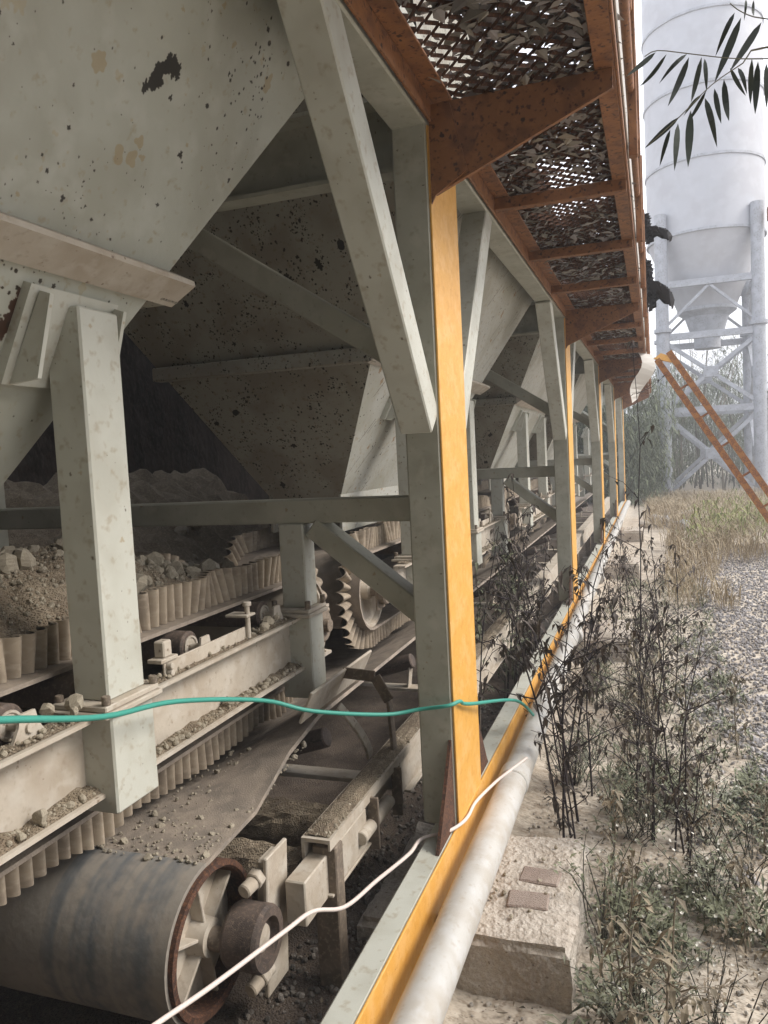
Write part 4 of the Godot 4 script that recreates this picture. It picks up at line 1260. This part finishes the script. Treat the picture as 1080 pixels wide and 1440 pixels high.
# ------------------------------------------------------------------ plants
func blade(mb: MB, a: Vector3, dir: Vector3, L: float, w: float, c: Color, bend := 0.35, side := Vector3.ZERO):   # pointed leaf of four tris that bends down
	mb.col = c
	var sd := side if side != Vector3.ZERO else dir.cross(Vector3.UP)
	if sd.length() < 0.05: sd = V(1, 0, 0)
	sd = sd.normalized()
	var up := sd.cross(dir).normalized()
	var m := a + dir * L * 0.45
	var t := a + dir * L * 0.95 - Vector3.UP * L * bend
	var l := m - sd * w * 0.5 + up * w * 0.12; var r := m + sd * w * 0.5 + up * w * 0.12
	mb.tri(a, m, l); mb.tri(a, r, m); mb.tri(l, m, t); mb.tri(m, r, t)
func rdir(up: float) -> Vector3:
	var a := rf(0, TAU)
	return V(cos(a), up, sin(a)).normalized()
func make_tall(h: float, leafy: float, branches: int, cs: Color, cl: Color) -> Node3D:
	var root := Node3D.new()
	var st := MB.new(); var lf := MB.new()
	st.col = cs
	var lean := V(rf(-0.12, 0.12), 0, rf(-0.1, 0.1)) * h
	var pts := []; var n := 9
	for i in n:
		var t := i / float(n - 1)
		pts.append(V(0, h * t, 0) + lean * t * t + V(rf(-1, 1), 0, rf(-1, 1)) * 0.012 * t)
	var rad := []
	for i in n: rad.append(lerpf(0.0055, 0.0016, i / float(n - 1)))
	st.tube(pts, rad, 5, false)
	for k in branches:
		var t := rf(0.2, 0.95)
		var p: Vector3 = pts[int(t * (n - 1))]
		var d := rdir(rf(0.3, 1.1))
		var L := rf(0.12, 0.38) * (1.2 - t * 0.6) * h * 0.8
		var q := p + d * L * 0.5 + V(0, rf(-0.02, 0.03), 0); var e := p + d * L
		st.tube([p, q, e], [0.0028, 0.002, 0.001], 4, false)
		var m := int(4 + leafy * 7)
		for j in m:
			var b := p.lerp(e, rf(0.25, 1.0))
			var c := cl * rf(0.6, 1.25); c.a = 1
			blade(lf, b, (rdir(rf(-1.2, -0.1)) if leafy < 0.6 else rdir(rf(-0.5, 0.6))), rf(0.025, 0.07), rf(0.008, 0.024), c, rf(0.1, 0.5))
	for j in int(10 + leafy * 20):
		var b: Vector3 = pts[1 + rng.randi() % (n - 1)]
		var c := cl * rf(0.6, 1.2); c.a = 1
		blade(lf, b, rdir(rf(-1.0, 0.3)), rf(0.03, 0.08), rf(0.008, 0.022), c, rf(0.2, 0.6))
	inst("stem", st.st.commit(), M.dryv, Transform3D.IDENTITY, root)
	inst("foliage", lf.st.commit(), M.leafv, Transform3D.IDENTITY, root)
	return root
func make_bush(h: float, cs: Color, cl: Color, lw: float, count: int) -> Node3D:
	var root := Node3D.new()
	var st := MB.new(); var lf := MB.new()
	for k in count:
		var d := rdir(rf(1.0, 3.5)); var L := h * rf(0.6, 1.1)
		var p := V(rf(-0.05, 0.05), 0, rf(-0.05, 0.05))
		var pts := [p, p + d * L * 0.4, p + d * L * 0.75 + V(rf(-0.03, 0.03), 0, rf(-0.03, 0.03)), p + d * L + V(rf(-0.06, 0.06), -0.03, rf(-0.06, 0.06))]
		st.col = cs
		st.tube(pts, [0.003, 0.0025, 0.002, 0.001], 4, false)
		for j in int(30 * h / 0.5):
			var t := pow(rng.randf(), 0.7) * 2.99
			var b: Vector3 = pts[int(t)].lerp(pts[int(t) + 1], t - int(t)) + V(rf(-1, 1), rf(-0.5, 0.5), rf(-1, 1)) * 0.025
			var c := cl * rf(0.6, 1.35); c.a = 1
			blade(lf, b, rdir(rf(-0.3, 0.8)), rf(0.012, 0.042), lw * rf(0.4, 1.2), c, rf(0.0, 0.4))
	inst("stem", st.st.commit(), M.dryv, Transform3D.IDENTITY, root)
	inst("foliage", lf.st.commit(), M.leafv, Transform3D.IDENTITY, root)
	return root
func plant(proto: Node3D, called: String, at: Vector3, sc: float, label: String, category: String, group: String):
	var o: Node3D = proto.duplicate()
	o.name = numbered(called); add_child(o)
	o.position = at
	o.rotation = V(rf(-0.12, 0.12), rf(0, TAU), rf(-0.12, 0.12)); o.scale = Vector3.ONE * sc
	tag(o, label, category, group)

func build_plants():
	var dark := Color(0.035, 0.026, 0.03); var dry := Color(0.075, 0.06, 0.05)
	var grn := Color(0.15, 0.165, 0.105); var gry := Color(0.24, 0.25, 0.19)
	var tall := []
	for i in 6: tall.append(make_tall(rf(0.9, 1.25), rf(0.2, 0.5), 10 + rng.randi() % 7, dark, dry))
	var green := []
	for i in 4: green.append(make_tall(rf(0.7, 1.0), rf(0.7, 1.0), 9, Color(0.06, 0.055, 0.04), grn))
	var bush := []
	for i in 5: bush.append(make_bush(rf(0.35, 0.55), Color(0.06, 0.055, 0.045), [grn, gry, Color(0.21, 0.17, 0.12)][i % 3], 0.011, 14))
	# dark withered clump beside the pipe
	for q in [[-0.42, -3.35, 1.15], [-0.45, -3.5, 1.3], [-0.38, -3.6, 1.25], [-0.47, -3.75, 1.2], [-0.36, -3.3, 0.9], [-0.44, -4.0, 1.2], [-0.40, -3.45, 1.05], [-0.34, -3.9, 1.0]]:
		plant(tall[rng.randi() % 6], "withered_weed", V(q[0], gh(q[0], q[1]) - 0.02, q[1]), q[2], "tall withered dark stemmed weed in the clump beside the pale pipe", "weed", "withered weeds beside the pipe")
	for i in 16:
		var z := rf(-6.5, -3.0); var x := rf(-0.22, 0.10) - 0.05 * (z + 3.0) * 0.4
		plant(tall[rng.randi() % 6], "withered_weed", V(x, gh(x, z) - 0.02, z), rf(0.6, 1.05), "withered dark weed standing on the sandy ground between footing and gravel", "weed", "withered weeds on the sand")
	var stalk := make_tall(2.35, 0.15, 9, dark, dry)
	plant(stalk, "tall_stalk", V(-0.14, -0.22, -4.6), 1.0, "tallest thin dark weed stalk, reaching up before the orange ladder", "weed", "")
	for i in 13:
		var z := rf(-3.9, -1.9); var x := rf(-0.24, 0.42)
		plant(bush[rng.randi() % 5], "bushy_weed", V(x, gh(x, z) - 0.02, z), rf(0.6, 1.25), "low bushy grey green weed in the tangle at the bottom right", "weed", "bushy weeds at the bottom right")
	for i in 12:
		var z := rf(-6.0, -3.8); var x := rf(-0.5, -0.1)
		plant(bush[rng.randi() % 5], "bushy_weed", V(x, gh(x, z) - 0.02, z), rf(0.7, 1.1), "low leafy weed growing along the pipe past the nearest footing", "weed", "leafy weeds along the pipe")
	for i in 13:
		var z := rf(-5.8, -3.6); var x := rf(-1.25, -0.88)
		plant(green[rng.randi() % 4], "green_weed", V(x, gh(x, z) - 0.02, z), rf(0.7, 1.25), "green leafy weed growing inside the frame behind the nearest post", "weed", "green weeds inside the frame")
	for i in 12:
		var z := rf(-6.4, -4.0); var x := rf(-1.1, -0.86)
		plant(tall[rng.randi() % 6], "withered_weed", V(x, gh(x, z) - 0.02, z), rf(0.9, 1.3), "tall withered weed standing inside the frame between the first two posts", "weed", "withered weeds inside the frame")
	for i in 8:
		var z := rf(-9.5, -5.2); var x := rf(-0.55, 0.0)
		plant(tall[rng.randi() % 6], "withered_weed", V(x, gh(x, z) - 0.02, z), rf(0.6, 1.0), "withered weed near the second post's footing", "weed", "withered weeds at the second footing")
	var twig := []
	for i in 4: twig.append(make_tall(rf(0.5, 0.8), 0.3, 12, Color(0.2, 0.17, 0.13), Color(0.24, 0.2, 0.14)))
	for i in 16:
		var z := rf(-4.6, -2.0); var x := rf(-0.22, 0.42)
		plant(twig[rng.randi() % 4], "dry_weed", V(x, gh(x, z) - 0.02, z), rf(0.6, 1.1), "pale dry twiggy weed among the bushy weeds at the right", "weed", "dry twiggy weeds at the right")
	for p in twig: p.free()
	stalk.free()
	for p in tall + green + bush: p.free()
	# ground cover with tiny white flowers
	var mb := MB.new()
	for i in 16:
		var c := Color(0.16, 0.17, 0.11) * rf(0.5, 1.3); c.a = 1
		blade(mb, V(rf(-0.03, 0.03), rf(0, 0.05), rf(-0.03, 0.03)), rdir(rf(0.2, 2.0)), rf(0.04, 0.09), rf(0.006, 0.014), c, 0.3)
	var tuft: Mesh = mb.st.commit()
	var xfs := []
	for i in 1000:
		var z := rf(-4.2, -1.5); var x := rf(-0.26, 0.8)
		if sin(x * 9.0 + z * 4.0) + sin(z * 6.0) + rf(-0.8, 0.8) < 0.0: continue
		xfs.append(Transform3D(Basis(V(0, 1, 0), rf(0, TAU)).scaled(Vector3.ONE * rf(0.6, 1.7)), V(x, gh(x, z), z)))
	for i in 700:
		var z := rf(-10.5, -4.2); var x := rf(-0.5, 0.5)
		if rng.randf() < 0.5: continue
		xfs.append(Transform3D(Basis(V(0, 1, 0), rf(0, TAU)).scaled(Vector3.ONE * rf(0.6, 1.6)), V(x, gh(x, z), z)))
	tag(stuff("ground_cover", tuft, M.leafv, xfs, []), "low weedy ground cover over the sandy soil at the right", "ground cover", "", "stuff")
	mb = MB.new()
	for k in 5:
		var a := TAU * k / 5
		mb.col = Color(0.75, 0.74, 0.68)
		mb.tri(V(0, 0, 0), V(cos(a) * 0.006, 0.002, sin(a) * 0.006), V(cos(a + 0.9) * 0.006, 0.002, sin(a + 0.9) * 0.006))
	xfs = []
	for i in 420:
		var z := rf(-3.4, -1.8); var x := rf(-0.22, 0.40)
		xfs.append(Transform3D(rbasis(rf(0.6, 1.1)), V(x, gh(x, z) + rf(0.05, 0.42), z)))
	tag(stuff("white_flowers", mb.st.commit(), M.leafv, xfs, []), "tiny white flowers dotted over the bushy weeds", "flowers", "", "stuff")
	mb = MB.new()
	for i in 700:
		var z := -1.6 - 6.0 * pow(rng.randf(), 1.3); var x := rf(-1.15, 0.6)
		if x > -0.9 and x < -0.5: continue
		var g := rf(0.06, 0.3)
		mb.col = Color(g, g * 0.82, g * 0.6)
		leaf(mb, V(x, gh(x, z) + 0.012, z), Basis(V(0, 1, 0), rf(0, TAU)) * Basis(V(0, 0, 1), rf(-0.4, 0.4)), rf(0.02, 0.05), rf(0.006, 0.016), rf(-0.005, 0.012))
	tag(obj("fallen_leaves", mb, M.dryv), "small dry leaves fallen on the ground", "leaves", "", "stuff")
	# dry grass further back
	mb = MB.new()
	for i in 18:
		var c := Color(0.36, 0.29, 0.19) * rf(0.55, 1.2); c.a = 1
		blade(mb, V(rf(-0.08, 0.08), 0, rf(-0.08, 0.08)), rdir(rf(1.2, 4.0)), rf(0.25, 0.6), rf(0.006, 0.012), c, 0.35)
	var grass: Mesh = mb.st.commit()
	xfs = []
	for i in 2600:
		var z := rf(-26.0, -8.5); var x := rf(-0.2, 7.0)
		if x < 0.12 * (-z - 8.5) * 0.3 and z > -16: continue
		if x > 0.75 and z > -12.0: continue
		xfs.append(Transform3D(Basis(V(0, 1, 0), rf(0, TAU)).scaled(Vector3.ONE * rf(0.6, 1.5)), V(x, gh(x, z), z)))
	tag(stuff("dry_grass", grass, M.leafv, xfs, []), "pale dry grass round the foot of the silo", "grass", "", "stuff")
	# yellow-green clump before the silo
	mb = MB.new()
	for i in 30:
		var c := Color(0.22, 0.24, 0.08) * rf(0.6, 1.3); c.a = 1
		blade(mb, V(rf(-0.15, 0.15), rf(0, 0.5), rf(-0.15, 0.15)), rdir(rf(0.4, 2.0)), rf(0.25, 0.55), rf(0.014, 0.03), c, 0.5)
	var reed: Mesh = mb.st.commit()
	for i in 16:
		var x := rf(0.6, 2.2); var z := rf(-16.5, -13.0)
		var o := Node3D.new(); o.name = numbered("reed_clump"); add_child(o); o.position = V(x, gh(x, z), z)
		inst("foliage", reed, M.leafv, Transform3D(Basis(V(0, 1, 0), rf(0, TAU)).scaled(V(1, rf(0.8, 1.5), 1)), V(0, 0, 0)), o)
		tag(o, "yellow green reed clump growing before the silo's legs", "reeds", "reed clumps before the silo")
	# bamboo wood behind
	mb = MB.new()
	for i in 46:
		var v := rf(0.5, 1.4)
		var c := Color(0.13 * v, 0.15 * v, 0.09 * v)
		blade(mb, V(rf(-0.5, 0.5), rf(-0.45, 0.45), rf(-0.5, 0.5)), rdir(rf(-1.0, 0.5)), rf(0.14, 0.34), rf(0.018, 0.045), c, 0.4)
	var clump: Mesh = mb.st.commit()
	xfs = []
	for i in 3200:
		var z := rf(-44.0, -29.5); var x := rf(-7.0, 14.0)
		if i % 4 == 0: z = rf(-28.0, -23.0); x = rf(-5.0, 0.2)
		var top := 3.6 + 1.6 * sin(x * 0.9) + 1.0 * sin(x * 2.3 + 1.0)
		if i % 4 == 0: top = 3.2 + 0.8 * sin(x * 2.0)
		var y := top * pow(rng.randf(), 0.9)
		xfs.append(Transform3D(Basis(V(0, 1, 0), rf(0, TAU)).scaled(Vector3.ONE * rf(0.7, 1.4)), V(x, y, z)))
	tag(stuff("bamboo_wood", clump, M.leafv, xfs, []), "misty green bamboo wood behind the silo", "wood", "", "stuff")
	xfs = []
	for i in 5200:
		var z := rf(2.4, 10.0); var x := rf(-8.0, 8.0)
		xfs.append(Transform3D(Basis(V(0, 1, 0), rf(0, TAU)).scaled(Vector3.ONE * rf(1.2, 2.2)), V(x, 9.0 * pow(rng.randf(), 0.9), z)))
	tag(stuff("bamboo_wood", clump, M.leafv, xfs, []), "bamboo wood close to the near end of the plant, outside the picture", "wood", "", "stuff")
	mb = MB.new()
	for i in 260:
		var z := rf(-40.0, -29.0); var x := rf(-7.0, 14.0)
		var h := rf(3.0, 6.5)
		mb.col = Color(0.16, 0.14, 0.11) * rf(0.6, 1.4)
		var b := V(x, -0.2, z)
		mb.tube([b, b + V(rf(-0.2, 0.2), h * 0.5, 0), b + V(rf(-0.7, 0.7), h, rf(-0.4, 0.4))], [0.03, 0.022, 0.008], 4, false)
		for k in 6:
			var p := b + V(0, h * rf(0.3, 0.95), 0)
			mb.tube([p, p + rdir(0.7) * rf(0.4, 1.2)], [0.008, 0.003], 3, false)
	tag(obj("bare_stems", mb, M.dryv), "thin bare stems of the bamboo wood behind the silo", "wood", "", "stuff")
	# bamboo with the branch that hangs into the picture
	var bam := thing("bamboo", "bamboo spray with narrow dark leaves hanging in at the top right", "bamboo", "", V(1.05, -0.2, -2.15))
	var o := bam.position
	mb = MB.new(); mb.col = Color(0.12, 0.14, 0.07)
	mb.tube([V(1.05, -0.25, -2.15) - o, V(1.03, 1.2, -2.15) - o, V(0.98, 2.4, -2.2) - o, V(0.85, 3.4, -2.25) - o], [0.02, 0.018, 0.014, 0.006], 8)
	obj("culm", mb, M.dryv, bam)
	for tw in [[V(0.99, 2.3, -2.2), V(0.6, 2.46, -2.27), V(0.302, 2.531, -2.3), V(0.213, 2.551, -2.3), V(0.113, 2.584, -2.3), V(0.034, 2.609, -2.3), V(0.001, 2.6, -2.3)],
			[V(0.6, 2.46, -2.27), V(0.299, 2.56, -2.3), V(0.243, 2.532, -2.3), V(0.166, 2.492, -2.3), V(0.086, 2.426, -2.3), V(0.004, 2.366, -2.3)],
			[V(0.97, 2.5, -2.2), V(0.5, 2.56, -2.28), V(0.304, 2.629, -2.3), V(0.245, 2.659, -2.3), V(0.215, 2.689, -2.3)]]:
		mb = MB.new(); mb.col = Color(0.2, 0.19, 0.14)
		var pl := []
		for p in tw: pl.append(p - o)
		mb.tube(smooth(pl, 3), [0.004, 0.004, 0.003, 0.003, 0.0024, 0.002, 0.0018, 0.0016, 0.0014], 5)
		obj("twig", mb, M.dryv, bam)
	var lv := [[0.214, 2.605, -2.180, 0.175, 2.533, -2.210], [0.241, 2.648, -2.300, 0.181, 2.513, -2.300], [0.304, 2.681, -2.420, 0.228, 2.567, -2.390], [0.056, 2.568, -2.240, -0.008, 2.518, -2.270], [0.112, 2.612, -2.360, 0.045, 2.554, -2.360], [0.107, 2.522, -2.180, 0.059, 2.411, -2.150], [0.144, 2.569, -2.300, 0.120, 2.481, -2.330], [0.159, 2.616, -2.420, 0.162, 2.535, -2.420], [0.029, 2.578, -2.240, -0.039, 2.523, -2.210], [0.158, 2.506, -2.360, 0.114, 2.447, -2.390], [0.142, 2.415, -2.180, 0.165, 2.302, -2.180], [0.114, 2.437, -2.300, 0.104, 2.296, -2.270], [0.223, 2.578, -2.420, 0.261, 2.515, -2.450], [0.169, 2.458, -2.240, 0.182, 2.376, -2.240], [0.202, 2.526, -2.360, 0.209, 2.414, -2.330], [0.251, 2.488, -2.180, 0.250, 2.402, -2.210], [0.279, 2.529, -2.300, 0.271, 2.411, -2.300], [0.086, 2.455, -2.420, 0.074, 2.329, -2.390], [0.060, 2.375, -2.240, 0.035, 2.304, -2.270], [0.088, 2.449, -2.360, 0.004, 2.387, -2.360], [0.219, 2.472, -2.180, 0.233, 2.400, -2.150], [0.298, 2.520, -2.300, 0.301, 2.429, -2.330], [0.266, 2.748, -2.420, 0.261, 2.699, -2.420], [0.264, 2.654, -2.240, 0.260, 2.606, -2.210], [0.146, 2.496, -2.360, 0.104, 2.464, -2.390]]
	for q in lv:
		mb = MB.new()
		var a := V(q[0], q[1], q[2]) - o; var b := V(q[3], q[4], q[5]) - o
		var dd := b - a
		dd *= 1.12
		mb.col = Color(0.04, 0.05, 0.04) * rf(0.7, 1.5)
		var sd := dd.cross(V(rf(-0.5, 0.5), 0.1, 1)).normalized()
		var w := dd.length() * rf(0.115, 0.16)
		var bow := V(0, 0, rf(-0.02, 0.02))
		var prev := [a, a]
		for s in range(1, 7):
			var t := s / 6.0
			var ww := w * pow(sin(PI * pow(t, 0.75)), 0.8) * 0.5 if s < 6 else 0.0
			var c := a + dd * t + bow * sin(t * PI)
			var cur := [c - sd * ww, c + sd * ww]
			mb.quad(prev[0], prev[1], cur[1], cur[0])
			prev = cur
		obj("leaf", mb, M.leafv, bam)

# ------------------------------------------------------------------ scene
func _ready():
	rng.seed = 20240611
	var cam := Camera3D.new()
	cam.name = "camera"
	cam.fov = 67.28; cam.near = 0.05; cam.far = 2000.0
	add_child(cam)
	cam.transform = Transform3D(Basis(V(0.9426, -0.0505, -0.3302), V(0.0244, 0.9963, -0.0826), V(0.3332, 0.0697, 0.9403)).orthonormalized(), V(0, 1.55, 0))
	cam.current = true
	var we := WorldEnvironment.new(); we.name = "world_environment"
	var env := Environment.new()
	env.background_mode = Environment.BG_SKY
	var sm := ProceduralSkyMaterial.new()
	sm.sky_top_color = C8(214, 218, 226); sm.sky_horizon_color = C8(236, 236, 240)
	sm.sky_curve = 0.2
	sm.ground_bottom_color = C8(120, 112, 104); sm.ground_horizon_color = C8(236, 236, 240)
	sm.sun_angle_max = 0.0
	var sky := Sky.new(); sky.sky_material = sm
	env.sky = sky
	env.background_energy_multiplier = 1.0
	env.tonemap_mode = Environment.TONE_MAPPER_LINEAR
	env.tonemap_exposure = 3.0
	env.sdfgi_enabled = true; env.ssao_enabled = true; env.ssil_enabled = true
	env.fog_enabled = true; env.fog_density = 0.008; env.fog_light_color = Color(0.92, 0.93, 0.95)
	we.environment = env
	add_child(we)
	var sun := DirectionalLight3D.new(); sun.name = "sun"
	sun.light_energy = 0.5; sun.light_angular_distance = 25.0; sun.light_color = Color(1.0, 0.97, 0.93)
	sun.shadow_enabled = true
	sun.transform = Transform3D(Basis.IDENTITY, V(30, 26, -14)).looking_at(V(0, 0, -8), Vector3.UP)
	add_child(sun)
	make_materials()
	make_stones()
	print("materials done")
	build_ground()
	build_frame()
	var names := ["nearest hopper, pale grey with black rust spots, filling the upper left", "second hopper, its dark speckled end panel facing the camera", "third hopper, seen past the nearest post with scraped pale side", "farthest hopper, small at the plant's far end"]
	for k in 4: build_hopper(k, names[k])
	build_walkway()
	var wn := ["nearest weigh conveyor with corrugated sidewalls, carrying the stone heap", "second weigh conveyor, its tail pulley fanned with corrugated sidewall", "third weigh conveyor beyond the second post", "farthest weigh conveyor at the far end of the plant"]
	for k in 4: build_weigher(k, wn[k])
	print("plant done")
	build_collector()
	build_silo()
	build_ladder()
	build_lines()
	build_heaps()
	build_gravel()
	build_rags()
	print("things done")
	build_plants()
	for n in find_children("*", "GeometryInstance3D", true, false):
		n.cast_shadow = GeometryInstance3D.SHADOW_CASTING_SETTING_ON
	print("all done")
